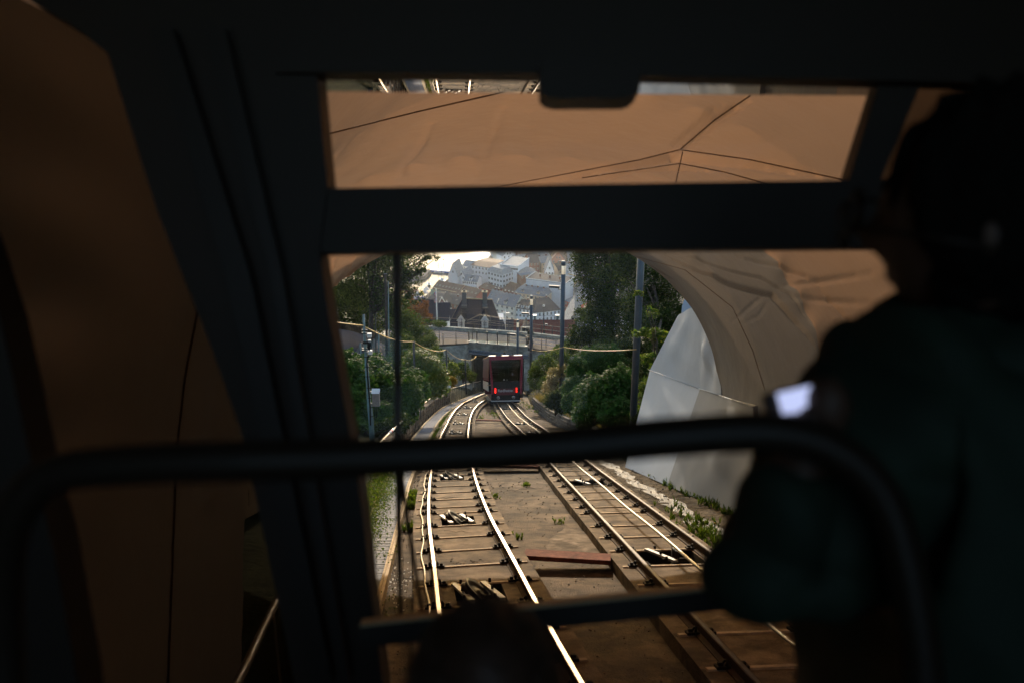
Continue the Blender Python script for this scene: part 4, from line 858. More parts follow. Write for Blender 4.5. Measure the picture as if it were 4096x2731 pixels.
# market hall with ornate stepped gable
o = tb('market_hall', 'dark roofed hall with ornate red and white stepped gable', (1749, 1226), (1789, 1228), 9, 14, roof='gy', rh=5.2, rows=0, cols=0, rm='r_dark', wall='w_brick'); w = (ZP(1749, 1226, ZG + 9) - ZP(1789, 1228, ZG + 9)).length
for k in range(-8, 9):
    x = k / 8 * w / 2; z = 9 + 5.6 * (1 - abs(k) / 8); mb = MB(); mb.box((x, -.1, z), (.3, .3, .9), 'white_paint'); part('pinnacle', mb, o, True)
for x in (-.22, .22): mb = MB(); mb.box((x * w, -.08, 10.6), (.3, .2, 3.2), 'white_paint'); part('pilaster', mb, o, True)
mb = MB(); mb.tube([(0, -.15, 11.3), (0, .05, 11.3)], .45, 'white_paint', 12); part('clock_face', mb, o, True)
tb('long_hall', 'long building with dark slate roof behind the stepped gable', (1712, 1196), (1845, 1222), 8, 16, top=1180, roof='gx', rh=3.2, rows=1, cols=8, rm='r_dark', wall='w_brick', chim=2, sky=2)
nb('red_tiled_house', 'house with long red tiled roof just beyond the bridge', (2066, 1340, 121), (2292, 1342, 121), 6, 5.2, roof='gx', rh=1.05, rows=1, cols=6, rm='r_red', wall='w_beige', chim=0, cat='house', wsize=(.5, .8))
for px, py, lab in ((2139, 1262, 'l'), (2229, 1262, 'r')):
    mb = MB(); mb.box(W(px, py + 18, 123.4), (.28, .3, 1.2), 'pole_green'); mb.box(W(px, py - 1, 123.4), (.46, .5, .05), 'white_paint'); mb.box(W(px, py + 1, 123.4), (.2, .2, .14), 'clip'); single('roof_chimney', mb, 'square grey chimney with a pale cap on the red tiled roof, ' + ('left one' if lab == 'l' else 'right one'), 'chimney')
for px in (2104, 2185): mb = MB(); mb.box(W(px, 1299, 121.6), (.26, .1, .26), 'win_frame'); mb.box(W(px, 1299, 121.5), (.18, .1, .18), 'win_dark'); single('roof_window', mb, 'tiny skylight in the red tiled roof, ' + ('left' if px < 2150 else 'right') + ' one', 'skylight')
nb('grey_roofed_house', 'small grey tiled house with white gable right of the big dark roof', (2003, 1326, 135), (2044, 1328, 135), 5, 4, roof='gx', rh=1.0, rows=0, cols=0, rm='r_dark', wall='w_white', cat='house')
nb('white_gable', 'tiny white gabled dormer house below the red tiled roof', (2088, 1338, 112), (2116, 1340, 112), 3, 3, roof='gy', rh=.9, rows=0, cols=0, rm='r_dark', wall='w_white', cat='house')
nb('slate_house', 'pale slate roofed house at the foot of the right trees', (2264, 1300, 150), (2330, 1310, 150), 5, 7, roof='gy', rh=2.5, rows=0, cols=0, rm='r_grey', wall='w_grey', cat='house', ov=.6)
# TV aerials and dish
mb = MB(); a = W(2022, 1318, 134); mb.tube([a, W(2021, 1240, 134)], .05, 'white_paint', 6); mb.tube([W(2000, 1251, 134), W(2036, 1253, 134)], .05, 'white_paint', 6); mb.box(W(2031, 1256, 133.9), (.45, .1, .35), 'white_paint'); mb.prism([W(2010, 1276, 134), W(2024, 1276, 134), W(2020, 1300, 134)], (0, .1, 0), 'white_paint'); single('roof_aerial', mb, 'white rooftop aerial with a bracket on the small grey house', 'aerial')
# market awnings, boats, pontoon
for i, (px, py, m_, l) in enumerate([(1686, 1176, 'yellow_cloth', 'bright yellow market awning by the harbour'), (1670, 1180, 'white_cloth', 'white market tent left of the yellow awning'), (1652, 1190, 'white_cloth', 'white market tent nearest the shore tree'), (1700, 1172, 'w_grey', 'grey market tent right of the yellow awning'), (1672, 1196, 'blue_cloth', 'blue market awning below the white tents'), (1705, 1158, 'white_cloth', 'white tent roof at the water edge'), (1640, 1204, 'w_pink', 'pink market awning behind the leaves'), (1690, 1198, 'blue_cloth', 'blue awning right of the other blue one'), (1660, 1165, 'w_pink', 'reddish awning left above the yellow one')]):
    c = ZP(px, py, ZG + 3); mb = MB(); mb.add([c + Vector(v) for v in ((-1.8, -2, 0), (1.8, -2, 0), (1.8, 2, 0), (-1.8, 2, 0), (0, 0, 2.2))], [(0, 1, 4), (1, 2, 4), (2, 3, 4), (3, 0, 4), (3, 2, 1, 0)], m_)
    for sx in (-1.6, 1.6):
        for sy in (-1.8, 1.8): mb.tube([c + Vector((sx, sy, -3)), c + Vector((sx, sy, 0))], .07, 'white_paint', 5)
    single('market_tent', mb, l, 'market tent', 'market stalls by the harbour')
a, b = ZP(1722, 1085, -199.2), ZP(1800, 1091, -199.2); ax = (b - a).normalized(); n = Vector((-ax.y, ax.x, 0)); mb = MB(); mb.prism([a - n * 2, b - n * 2, b + n * 2, a + n * 2], (0, 0, 1.2), 'pontoon_blue'); mb.prism([a - n * 1.6 + Vector((0, 0, 1.21)), b - n * 1.6 + Vector((0, 0, 1.21)), b + n * 1.9 + Vector((0, 0, 1.21)), a + n * 1.9 + Vector((0, 0, 1.21))], (0, 0, .15), 'white_paint'); single('pontoon', mb, 'long blue floating pontoon with white deck on the water', 'pontoon')
def boat(px, py, L_, hm, label, yaw):
    c = ZP(px, py, -199.5); o = thing('sailing_boat', label, 'boat', c, 'boats moored in the harbour', Quaternion((0, 0, 1), yaw)); rows = []
    for t in np.linspace(-1, 1, 9): w = L_ * .15 * math.sqrt(max(0, 1 - max(0, t) ** 2)) * (1 if t > -.8 else .8); rows.append([Vector((-w, t * L_ / 2, 1.0)), Vector((-w * .6, t * L_ / 2, -.2)), Vector((w * .6, t * L_ / 2, -.2)), Vector((w, t * L_ / 2, 1.0)), Vector((-w, t * L_ / 2, 1.0))])
    mb = MB(); mb.grid(rows, 'white_paint', False); part('hull', mb, o, True); mb = MB(); mb.box((0, -.3, 1.3), (L_ * .16, L_ * .35, .7), 'w_grey'); part('cabin', mb, o, True); mb = MB(); mb.tube([(0, .5, 1), (0, .5, hm)], .12, 'clip', 5); mb.tube([(0, .5, 2), (0, -L_ * .4, 2.1)], .08, 'clip', 5); part('mast', mb, o, True)
boat(1768, 1124, 9, 10, 'sailing boat with a tall thin mast in front of the pontoon', .4); boat(1757, 1092, 8, 7, 'sailing boat moored at the left end of the pontoon', 1.4); boat(1778, 1091, 8, 7, 'sailing boat moored mid pontoon', 1.5); boat(1796, 1092, 8, 7, 'sailing boat moored at the right end of the pontoon by the gabled house', 1.3); boat(1716, 1140, 7, 9, 'sailing boat closest to the market quay', .2)
# flagpole with three-striped cross pennants
o = thing('flagpole', 'white flagpole flying a red flag with a blue cross, in front of the cottage', 'flagpole', W(1749, 1310, 150)); mb = MB(); mb.tube([W(1750, 1330, 150), W(1744, 1154, 150)], [.13, .07], 'white_paint', 8); part('pole', mb, o)
def flag(x0, y0, pts, name='flag'):
    mb = MB(); tx = [W(x0 + px, y0 + py, 149.8) for px, py in pts]; nx, ny = 8, 11
    def q(u, v): a, b, c, d = tx; return a.lerp(b, u).lerp(d.lerp(c, u), v) + Vector((0, .12 * math.sin(u * 5 + v * 3), 0))
    for i in range(nx):
        for j in range(ny):
            m_ = 'red_cloth'
            if i in (2, 3, 4) or j in (4, 5, 6): m_ = 'white_cloth'
            if i == 3 or j == 5: m_ = 'blue_cloth'
            mb.add([q(i / nx, j / ny), q((i + 1) / nx, j / ny), q((i + 1) / nx, (j + 1) / ny), q(i / nx, (j + 1) / ny)], [(0, 1, 2, 3)], m_)
    part(name, mb, o)
flag(1744, 1160, [(0, 0), (-7, 14), (-4, 28), (0, 20)]); flag(1745, 1186, [(0, 0), (-4, 8), (-7, 28), (0, 20)])
# ------------------------------------------------------------------ lamps and poles
def lamp(px, ptop, d, label, ybot, arm=-1):
    a = W(px, ptop, d); c = Vector((a.x, a.y, a.z)); z0 = P(a.x, d, -.6).z; o = thing('street_lamp', label, 'street lamp', (a.x, a.y, z0), 'column lamps along the track'); r = .108
    mb = MB(); mb.tube([Vector((0, 0, 0)), Vector((0, 0, c.z - .62 - z0))], r, 'pole_blue', 14); part('column', mb, o, True)
    mb = MB(); H = c.z - z0
    mb.tube([(0, 0, H - .62), (0, 0, H - .2)], r * .93, 'lamp_glass', 14); part('lamp_glass', mb, o, True)
    mb = MB(); mb.tube([(0, 0, H - .2), (0, 0, H)], r, 'pole_blue', 14); mb.tube([(0, 0, H), (0, 0, H + .02)], [r * .95, r * .7], 'galv', 14); part('cap', mb, o, True)
    for k in range(4): mb = MB(); q = k * math.pi / 2 + .4; mb.tube([(math.cos(q) * r * .97, math.sin(q) * r * .97, H - .62), (math.cos(q) * r * .97, math.sin(q) * r * .97, H - .2)], .008, 'dark_steel', 4); part('strut', mb, o, True)
    mb = MB(); z = H - 1.38; mb.box((-.42, -.02, z + .12), (.5, .12, .09), 'dark_steel', Matrix.Rotation(.06, 3, 'Y')); mb.box((-.42, -.02, z + .175), (.5, .13, .02), 'galv', Matrix.Rotation(.06, 3, 'Y')); mb.box((-.14, 0, z), (.16, .05, .05), 'dark_steel'); mb.box((-.2, 0, z + .05), (.05, .05, .14), 'dark_steel'); part('camera', mb, o, True)
    mb = MB(); mb.tube([(0, 0, H * .42), (0, 0, H * .42 + .04)], r * 1.06, 'galv', 14); part('clamp_band', mb, o, True); return o
lamp(2254, 1046, 47, 'tallest column lamp, nearest, with a camera arm, against the town', 1555)
lamp(2126, 1184, 67, 'middle column lamp with a small camera arm beyond the pavement', 1440)
lamp(2071, 1280, 82, 'shortest column lamp, above the roof of the red car', 1420)
a = W(2566, 990, 28); z0 = P(a.x, 28, -.6).z; o = thing('thick_pole', 'thick blue grey steel pole at the right, in front of the trees', 'pole', (a.x, a.y, z0)); mb = MB(); mb.tube([(0, 0, 0), (0, 0, a.z - z0 + 2)], .105, 'pole_blue', 18); part('column', mb, o, True)
zc = W(2545, 1402, 28).z - z0; mb = MB(); mb.tube([(0, 0, zc), (0, 0, zc + .05)], .112, 'galv', 18); part('clamp_band', mb, o, True)
# instrument mast at the left
d = 30; o = thing('instrument_mast', 'blue green steel mast with white boxes and cable bundles, left', 'mast', W(1490, 1740, d)); pts = [(1455, 1258, .034), (1457, 1330, .036), (1459, 1360, .042), (1463, 1410, .043), (1465, 1450, .044), (1466, 1458, .058), (1472, 1540, .058), (1476, 1610, .060), (1478, 1618, .074), (1484, 1680, .076), (1491, 1800, .078)]
mb = MB(); mb.tube([W(px, py, d) for px, py, r in pts], [r * 1.0 for *_, r in pts], 'pole_green', 14); part('pole', mb, o)
for px, py in ((1478, 1341), (1481, 1408)): mb = MB(); mb.box(W(px, py, d - .1), (.125, .09, .12), 'white_paint'); mb.box(W(px - 10, py, d - .05), (.08, .05, .04), 'galv'); part('sensor_box', mb, o)
for py in (1320, 1332, 1392, 1400): mb = MB(); c = W(1458, py, d); mb.box(c, (.16, .05, .025), 'galv'); mb.tube([c + Vector((-.08, -.05, 0)), c + Vector((.08, -.05, 0))], .012, 'clip', 5); part('clamp', mb, o)
for k in range(4): mb = MB(); mb.tube([W(1470 + k * 4, 1364 + k, d - .12), W(1474 + k * 3, 1378, d - .16), W(1470 + k * 3, 1390, d - .15), W(1476 + k, 1400, d - .12)], .012, 'clip', 5); part('cable_loop', mb, o)
for py in (1367, 1371, 1373): mb = MB(); mb.tube([W(1451, py, d - .06), W(1460, py + 1, d - .08), W(1474, py, d - .1)], .014, 'clip', 5); part('cable_tie', mb, o)
mb = MB(); mb.box(W(1478, 1362, d - .12), (.09, .06, .05), 'white_paint'); part('junction', mb, o)
mb = MB(); mb.tube([W(px, py, d - .09) for px, py in ((1478, 1418), (1469, 1428), (1468, 1460), (1473, 1540), (1480, 1620), (1482, 1700))], .022, 'clip', 6); part('black_cable', mb, o)
for py in (1427, 1466, 1505, 1550, 1590, 1628, 1664): mb = MB(); x = 1464 + (py - 1427) * .085; mb.tube([W(x - 8, py, d - .03), W(x, py + 1, d - .1), W(x + 9, py, d - .05)], .012, 'clip', 5); part('strap', mb, o)
c = W(1504, 1594, d - .1); mb = MB(); mb.box(c, (.215, .16, .43), 'galv'); f = part('cabinet', mb, o); mb = MB(); mb.add([c + Vector(v) for v in ((-.12, -.1, .215), (.12, -.1, .215), (.12, .09, .30), (-.12, .09, .30), (-.12, .09, .215), (.12, .09, .215))], [(0, 1, 2, 3), (0, 3, 4), (1, 5, 2), (4, 3, 2, 5), (0, 4, 5, 1)], 'white_paint'); part('cabinet_lid', mb, o)
for py in (1566, 1613): mb = MB(); mb.box(W(1487, py, d - .05), (.12, .05, .04), 'galv'); part('bracket', mb, o)
mb = MB(); mb.tube([W(1500, 1620, d), W(1499, 1680, d)], .013, 'clip', 5); mb.tube([W(1508, 1620, d), W(1506, 1670, d)], .01, 'clip', 5); part('conduit', mb, o)
# wooden pole, thin posts, wires
mb = MB(); mb.tube([W(1549, 1470, 58), W(1542, 1098, 58)], [.085, .065], 'bark', 10); mb.tube([W(1542, 1098, 58), W(1542, 1095, 58)], .09, 'galv', 10); single('wooden_pole', mb, 'dark wooden pole with pale metal cap in front of the left trees', 'pole')
mb = MB(); mb.tube([W(1557, 1470, 57), W(1553, 1125, 57)], [.045, .02], 'pole_green', 8); single('conduit_pole', mb, 'thin blue green conduit pole right behind the wooden pole', 'pole')
mb = MB(); mb.tube([W(1503, 1420, 62), W(1502, 1215, 62)], .04, 'dark_steel', 6); single('thin_post', mb, 'thin dark post in the shade left of the wooden pole', 'post')
wp = [(1655, 1368, 1510, 40, .045), (1785, 1399, 1545, 55, .05), (1861, 1438, 1535, 66, .05)]
for (px, a, b, d, r), l in zip(wp, ('nearest slim dark post carrying the yellow wire', 'middle slim dark post carrying the yellow wire', 'farthest slim dark post with the wire end near the red car')):
    mb = MB(); mb.tube([W(px + 4, b + 40, d), W(px, a, d)], r, 'dark_steel', 8); mb.tube([W(px, a, d), W(px, a - 3, d)], r * 1.2, 'galv', 8); single('wire_post', mb, l, 'post', 'posts carrying the yellow wire')
def sagw(pts, m, r, label, name='overhead_wire', sag_=.06):
    mb = MB(); out = []
    for a, b in zip(pts[:-1], pts[1:]):
        A, B_ = W(*a), W(*b)
        for t in np.linspace(0, 1, 10)[:-1]: out.append(A.lerp(B_, t) - Vector((0, 0, sag_ * (B_ - A).length * 4 * t * (1 - t) * .25)))
    out.append(W(*pts[-1])); mb.tube(out, r, m, 5); single(name, mb, label, 'wire')
sagw([(1180, 1262, 24), (1455, 1302, 30)], 'yellow_wire', .014, 'yellow wire running from the mast to the left window post', sag_=.02)
sagw([(1462, 1308, 30), (1655, 1366, 40), (1785, 1398, 55), (1861, 1438, 66), (1905, 1424, 78)], 'yellow_wire', .016, 'yellow wire sagging from post to post towards the bridge')
sagw([(2545, 1397, 28), (2254, 1387, 47)], 'yellow_wire', .011, 'thin yellow wire between the thick pole and the tallest lamp', sag_=.022)
sagw([(2254, 1387, 47), (2126, 1398, 67)], 'yellow_wire', .012, 'thin yellow wire between the two taller lamps', sag_=.03)
for i, (a, b) in enumerate([((1830, 1250, 100), (2245, 1262, 100)), ((2055, 1285, 96), (2330, 1345, 96)), ((2200, 1210, 140), (1860, 1236, 140))]): sagw([a, b], 'dark_steel', .012, ['faint dark wire crossing before the big dark roof', 'faint dark wire crossing before the red tiled roof', 'faint dark wire crossing before the white houses'][i])
# old style lamp far right
o = thing('globe_lamp', 'slim black street lamp with pale globe in front of the red tiled roof', 'street lamp', W(2176, 1345, 104)); mb = MB(); mb.tube([W(2176, 1345, 104), W(2175, 1230, 104)], [.07, .04], 'dark_steel', 7); part('post', mb, o); mb = MB(); mb.ell(W(2175, 1223, 104), (.13, .13, .14), 'white_paint', 10, 8); mb.box(W(2175, 1229, 104), (.2, .2, .06), 'dark_steel'); part('globe', mb, o)
mb = MB()
for s in (-1, 1): mb.tube([W(2176 + s * 12, 1350, 104), W(2176, 1325, 104)], .05, 'dark_steel', 5)
part('brace', mb, o)
# small information boards in the bushes
for px, py, d, l in ((1680, 1592, 39, 'slanted white information board among the bushes, nearer one'), (1796, 1546, 53, 'slanted white information board among the bushes, farther one')):
    mb = MB(); k = d / FPX; c = W(px, py, d); mb.box(c, (24 * k if d < 45 else 14 * k, .03, 20 * k * .8 if d < 45 else 9 * k), 'white_paint', Matrix.Rotation(-.6, 3, 'X')); mb.tube([c, c - Vector((0, 0, .9))], .02, 'dark_steel', 5); single('info_board', mb, l, 'sign')
# pipe rails by the abutment
mb = MB(); mb.tube([W(1800, 1473, 72), W(1817, 1437, 72), W(1860, 1434, 72), W(1850, 1455, 72)], .025, 'galv', 6); single('pipe_rail', mb, 'bent grey pipe rail in front of the bridge abutment', 'handrail')
# warning tape on handrail
mb = MB(); aa, bb = P(hl(25.5) - .05, 25.5, .785), P(hl(27.5) - .05, 27.5, .785); mb.tube([aa, bb], .036, 'white_paint', 8); mb.tube([aa.lerp(bb, .35), aa.lerp(bb, .5)], .038, 'red_cloth', 8); single('rail_tape', mb, 'white and red tape wrapped round the walkway handrail', 'tape')
# walker behind the middle lamp
def skinmesh(name, verts, edges, radii, root=0, sub=2, m='skin'):
    me = bpy.data.meshes.new(name); me.from_pydata(verts, edges, []); o = bpy.data.objects.new(name, me); COL.objects.link(o); md = o.modifiers.new('s', 'SKIN'); md.use_smooth_shade = True
    for i, r in enumerate(radii): sv = me.skin_vertices[0].data[i]; sv.radius = (r, r) if not hasattr(r, '__len__') else r; sv.use_root = (i == root)
    sb = o.modifiers.new('u', 'SUBSURF'); sb.levels = sub; sb.render_levels = sub
    dg = bpy.context.evaluated_depsgraph_get(); res = bpy.data.meshes.new_from_object(o.evaluated_get(dg)); bpy.data.objects.remove(o); res.materials.clear(); res.materials.append(M[m]); res.name = name
    for p in res.polygons: p.use_smooth = True
    return res
def merge(name, meshes):
    bm = bmesh.new(); mats = []
    for me in meshes:
        off = len(mats); mats += list(me.materials); n0 = len(bm.faces); bm.from_mesh(me); bm.faces.ensure_lookup_table()
        for f in bm.faces[n0:]: f.material_index += off
    out = bpy.data.meshes.new(name); bm.to_mesh(out); bm.free()
    for m_ in mats: out.materials.append(m_)
    return out
b = W(2121, 1385, 87.5); o = thing('person', 'person in dark clothes walking on the pavement behind the middle lamp', 'person', b)
V = [(0, 0, .95), (0, 0, 1.2), (.0, -.02, 1.42), (0, -.02, 1.55), (-.02, -.03, 1.7), (.18, 0, 1.38), (.24, .08, 1.12), (.22, .2, .9), (-.18, 0, 1.38), (-.24, -.08, 1.12), (-.24, -.16, .88), (.1, 0, .88), (.17, .1, .5), (.24, .34, .1), (.24, .22, .04), (-.1, 0, .88), (-.16, -.08, .48), (-.22, -.1, .08), (-.24, -.26, .04)]
E = [(0, 1), (1, 2), (2, 3), (3, 4), (2, 5), (5, 6), (6, 7), (2, 8), (8, 9), (9, 10), (0, 11), (11, 12), (12, 13), (13, 14), (0, 15), (15, 16), (16, 17), (17, 18)]
Rr = [.15, .14, .15, .06, .1, .07, .05, .035, .07, .05, .035, .1, .07, .045, .04, .1, .07, .045, .04]
q = link('body', skinmesh('body', V, E, Rr), o)
V2 = [v for i, v in enumerate(V) if i < 3 or 4 < i < 10]; q = link('coat', skinmesh('coat', [V[0], V[1], V[2], V[5], V[6], V[7], V[8], V[9]], [(0, 1), (1, 2), (2, 3), (3, 4), (4, 5), (2, 6), (6, 7)], [.17, .16, .165, .085, .065, .05, .085, .065], m='jacket'), o)
q = link('trousers', skinmesh('trousers', [V[0], V[11], V[12], V[13], V[15], V[16], V[17]], [(0, 1), (1, 2), (2, 3), (0, 4), (4, 5), (5, 6)], [.165, .115, .085, .06, .115, .085, .06], m='black_plastic'), o)
# ------------------------------------------------------------------ red funicular car
up = Vector((0, 0, 1)); yd = Vector((-math.sin(R(3.6)) * math.cos(R(22.9)), math.cos(R(3.6)) * math.cos(R(22.9)), -math.sin(R(22.9)))); xd = yd.cross(up).normalized(); zd = xd.cross(yd).normalized()
K = 62 / FPX / 4.9; rot = Matrix((xd, yd, zd)).transposed().to_quaternion()
car = thing('funicular_car', 'dark red funicular car seen from its uphill end with lit red tail lamps', 'funicular car', W(1850 + 870 / 4.9, 1380 + 1100 / 4.9, 62), None, rot)
def c2(zx, zy, y=0): return Vector(((zx - 870) * K, y, (1100 - zy) * K))
LEN = 12.5; CP = lambda name, mb, lab=None: part(name, mb, car, True, lab)
def quadp(pts, off, m, mb=None): mb = mb or MB(); mb.prism([c2(*p) for p in pts], off, m); return mb
# portal frame (four bars) and side shell
mb = MB(); quadp([(545, 208, 0), (1208, 208, 0), (1188, 285, 0), (572, 285, 0)], (0, .35, 0), 'car_red', mb); quadp([(545, 208, 0), (572, 285, 0), (605, 700, .02), (604, 955, .02), (575, 955, .02)], (0, .3, 0), 'car_red', mb); quadp([(1208, 208, 0), (1172, 955, .02), (1135, 955, .02), (1134, 700, .02), (1165, 285, 0)], (0, .3, 0), 'car_red', mb); CP('portal_frame', mb)
mb = MB()
pr = [c2(545, 208), c2(1208, 208), c2(1208, 640), c2(1190, 1040), c2(560, 1040), c2(520, 640)]
mb.add([p + Vector((0, .3, 0)) for p in pr] + [p + Vector((0, LEN, 0)) for p in pr], [(0, 1, 7, 6), (1, 2, 8, 7), (2, 3, 9, 8), (5, 0, 6, 11), (3, 4, 10, 9), (6, 7, 8, 9, 10, 11)], 'car_red_dark'); CP('body', mb)
mb = MB(); mb.add([c2(500, 230, 1.2), c2(545, 212, .3), c2(545, 212, LEN), c2(500, 230, LEN)], [(0, 1, 2, 3)], 'car_red'); CP('roof_edge', mb)
g = MB(); g.prism([c2(585, 288, .05), c2(1152, 288, .05), c2(1130, 708, .07), c2(602, 708, .07)], (0, .012, 0), 'car_glass'); CP('windscreen', g)
g = MB(); g.prism([c2(602, 712, .05), c2(1130, 712, .05), c2(1126, 846, .05), c2(604, 846, .05)], (0, .05, 0), 'car_dark'); CP('lower_screen', g)
g = MB(); g.prism([c2(672, 846, .02), c2(1040, 846, .02), c2(1040, 972, .03), c2(672, 972, .03)], (0, .05, 0), 'car_red_dark'); CP('name_panel', g)
g = MB(); g.prism([c2(604, 846, .06), c2(1136, 846, .06), c2(1140, 1090, .06), c2(560, 1090, .06), c2(570, 955, .06)], (0, .1, 0), 'car_dark'); CP('skirt', g)
g = MB(); g.prism([c2(480, 975, .8), c2(560, 1070, .02), c2(560, 1085, .02), c2(480, 1062, .8)], (.05, .05, 0), 'silver'); CP('corner_trim', g)
g = MB(); g.prism([c2(560, 1076, -.03), c2(1136, 1080, -.03), c2(1136, 1098, -.03), c2(564, 1094, -.03)], (0, .1, 0), 'white_paint'); CP('bumper_strip', g)
for zx in (703, 1003):
    g = MB(); c = c2(zx, 1022, -.06); g.tube([c, c + Vector((0, .12, 0))], 29 * K, 'silver', 20); g.tube([c + Vector((0, -.02, 0)), c], 18 * K, 'dark_steel', 16); g.tube([c + Vector((0, -.03, 0)), c + Vector((0, -.02, 0))], 8 * K, 'silver', 10); CP('buffer', g)
for zx in (650, 1065):
    g = MB(); g.box(c2(zx, 882, .04), (42 * K, .05, 115 * K), 'car_dark'); L_ = CP('lamp_housing', g)
    for zy in (845, 870, 895, 918):
        g = MB(); g.ell(c2(zx, zy, .0), (12 * K, .025, 10 * K), 'tail_red', 10, 6); q = part('tail_lamp', g, L_, True)
fc = bpy.data.curves.new('t', 'FONT'); fc.body = 'R\u00f8dhette'; fc.size = 62 * K * 1.25; fc.extrude = .004; fc.align_x = 'CENTER'; fc.offset = .0015; to = bpy.data.objects.new('t', fc); COL.objects.link(to); bpy.context.view_layer.update()
tm = bpy.data.meshes.new_from_object(to.evaluated_get(bpy.context.evaluated_depsgraph_get())); bpy.data.objects.remove(to); tm.materials.clear(); tm.materials.append(M['white_paint']); q = link('lettering', tm, car); q.location = c2(842, 910, .01); q.rotation_euler = (R(90), 0, 0)
# interior
g = MB(); g.prism([c2(590, 290, LEN - .2), c2(1150, 290, LEN - .2), c2(1150, 960, LEN - .2), c2(590, 960, LEN - .2)], (0, .02, 0), 'car_dark'); CP('far_wall', g)
for zy, m_, y in ((300, 'white_paint', .16), (312, 'white_paint', .2)): g = MB(); g.prism([c2(612, zy - 8, y), c2(1122, zy, y), c2(1122, zy + 22, y), c2(612, zy + 14, y)], (0, .05, 0), m_); CP('sun_blind', g)
for a, b, y in (((600, 412), (845, 418), .6), ((605, 485), (720, 492), .7), ((728, 492), (850, 500), .7), ((950, 490), (1050, 492), .8), ((605, 562), (745, 568), .7), ((590, 505), (850, 540), .9), ((880, 412), (1140, 402), .65)): g = MB(); g.tube([c2(*a, y), c2(*b, y)], .024, 'white_paint', 6); CP('grab_rail', g)
for a, b, y in (((930, 420), (945, 600), 1.2), ((720, 490), (722, 570), .7), ((850, 495), (848, 640), .9)): g = MB(); g.tube([c2(*a, y), c2(*b, y)], .018, 'silver', 6); CP('grab_pole', g)
g = MB(); g.box(c2(1005, 570, .6), (.08, .03, .12), 'screen'); CP('display', g)
g = MB(); g.box(c2(870, 655, .8), (1.5, .5, .3), 'car_dark'); CP('console', g)
g = MB(); g.box(c2(825, 672, .06), (.05, .02, .1), 'white_paint'); g.box(c2(882, 676, .06), (.1, .02, .02), 'white_paint'); CP('sticker', g)
g = MB(); g.tube([c2(868, 700, .03), c2(862, 520, .01), c2(858, 360, .01)], .012, 'clip', 5); CP('wiper', g)
# roof gear
for a, b in ((530, 675), (790, 932), (1030, 1195)): g = MB(); g.prism([c2(a, 206, .1), c2(b, 206, .1), c2(b - 6, 190, .3), c2(a + 22, 190, .3)], (0, 1.2, 0), 'galv'); CP('roof_pod', g)
g = MB(); g.box(c2(862, 165, .9), (120 * K, .4, 26 * K), 'dark_steel'); g.box(c2(812, 165, .68), (26 * K, .05, 8 * K), 'white_paint'); g.box(c2(905, 165, .68), (26 * K, .05, 8 * K), 'white_paint'); g.tube([c2(862, 190, 1), c2(862, 120, 1)], .05, 'dark_steel', 6); CP('collector_base', g)
g = MB(); g.box(c2(866, 118, 1), (74 * K, .3, 24 * K), 'timber_pale'); CP('collector_head', g)
for zx in (655, 708, 1020): g = MB(); g.tube([c2(zx, 195, .6), c2(zx, 150, .6)], .02, 'dark_steel', 5); CP('roof_aerial', g)
# left side: posts, windows, silver panels, step trim
for i in range(6):
    y = 1.0 + i * 1.95; g = MB(); x = c2(541, 0).x - .02; g.prism([(x, y, c2(0, 700).z), (x, y + .35, c2(0, 700).z), (x + .05, y + .35, c2(0, 260).z), (x + .05, y, c2(0, 260).z)], (-.03, 0, 0), 'car_red'); CP('side_post', g)
    g = MB(); g.prism([(x, y + .4, c2(0, 690).z), (x, y + 1.9, c2(0, 690).z), (x + .05, y + 1.9, c2(0, 270).z), (x + .05, y + .4, c2(0, 270).z)], (-.012, 0, 0), 'win_dark'); CP('side_window', g)
    g = MB(); g.prism([(x - .02, y + .1, c2(0, 900).z), (x - .02, y + 1.7, c2(0, 900).z), (x - .02, y + 1.8, c2(0, 720).z), (x - .02, y + .2, c2(0, 720).z)], (-.02, 0, 0), 'silver'); CP('side_panel', g)
g = MB(); g.box(c2(535, 772, .15), (75 * K, .06, 22 * K), 'timber_pale'); CP('door_handle', g)
g = MB(); x = c2(548, 0).x; g.box((x + .9, LEN / 2, -.02), (1.9, LEN - 1.2, .2), 'car_dark'); CP('underframe', g)
for y in (1.5, 10.5):
    for x in (c2(650, 0).x, c2(1050, 0).x): g = MB(); g.tube([(x - .05, y, -.02), (x + .05, y, -.02)], .22, 'dark_steel', 16); CP('wheel', g)
# ------------------------------------------------------------------ vegetation
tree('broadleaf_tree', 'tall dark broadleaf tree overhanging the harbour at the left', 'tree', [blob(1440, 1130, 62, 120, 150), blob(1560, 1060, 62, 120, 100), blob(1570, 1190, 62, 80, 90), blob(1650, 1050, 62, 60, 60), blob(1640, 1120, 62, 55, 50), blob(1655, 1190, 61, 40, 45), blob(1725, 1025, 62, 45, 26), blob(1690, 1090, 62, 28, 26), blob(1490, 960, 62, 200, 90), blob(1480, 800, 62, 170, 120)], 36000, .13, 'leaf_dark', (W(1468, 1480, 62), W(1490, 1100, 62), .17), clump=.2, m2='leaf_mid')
tree('broadleaf_tree', 'shaded green tree behind the side road at far left', 'tree', [blob(1390, 1250, 78, 120, 100), blob(1500, 1270, 80, 90, 90), blob(1330, 1180, 78, 90, 90), blob(1450, 1180, 79, 110, 80), blob(1500, 1000, 79, 160, 120), blob(1480, 780, 79, 170, 140), blob(1400, 600, 79, 150, 120)], 52000, .2, 'leaf_dark', (W(1420, 1440, 79), W(1420, 1240, 79), .16), m2='leaf_mid')
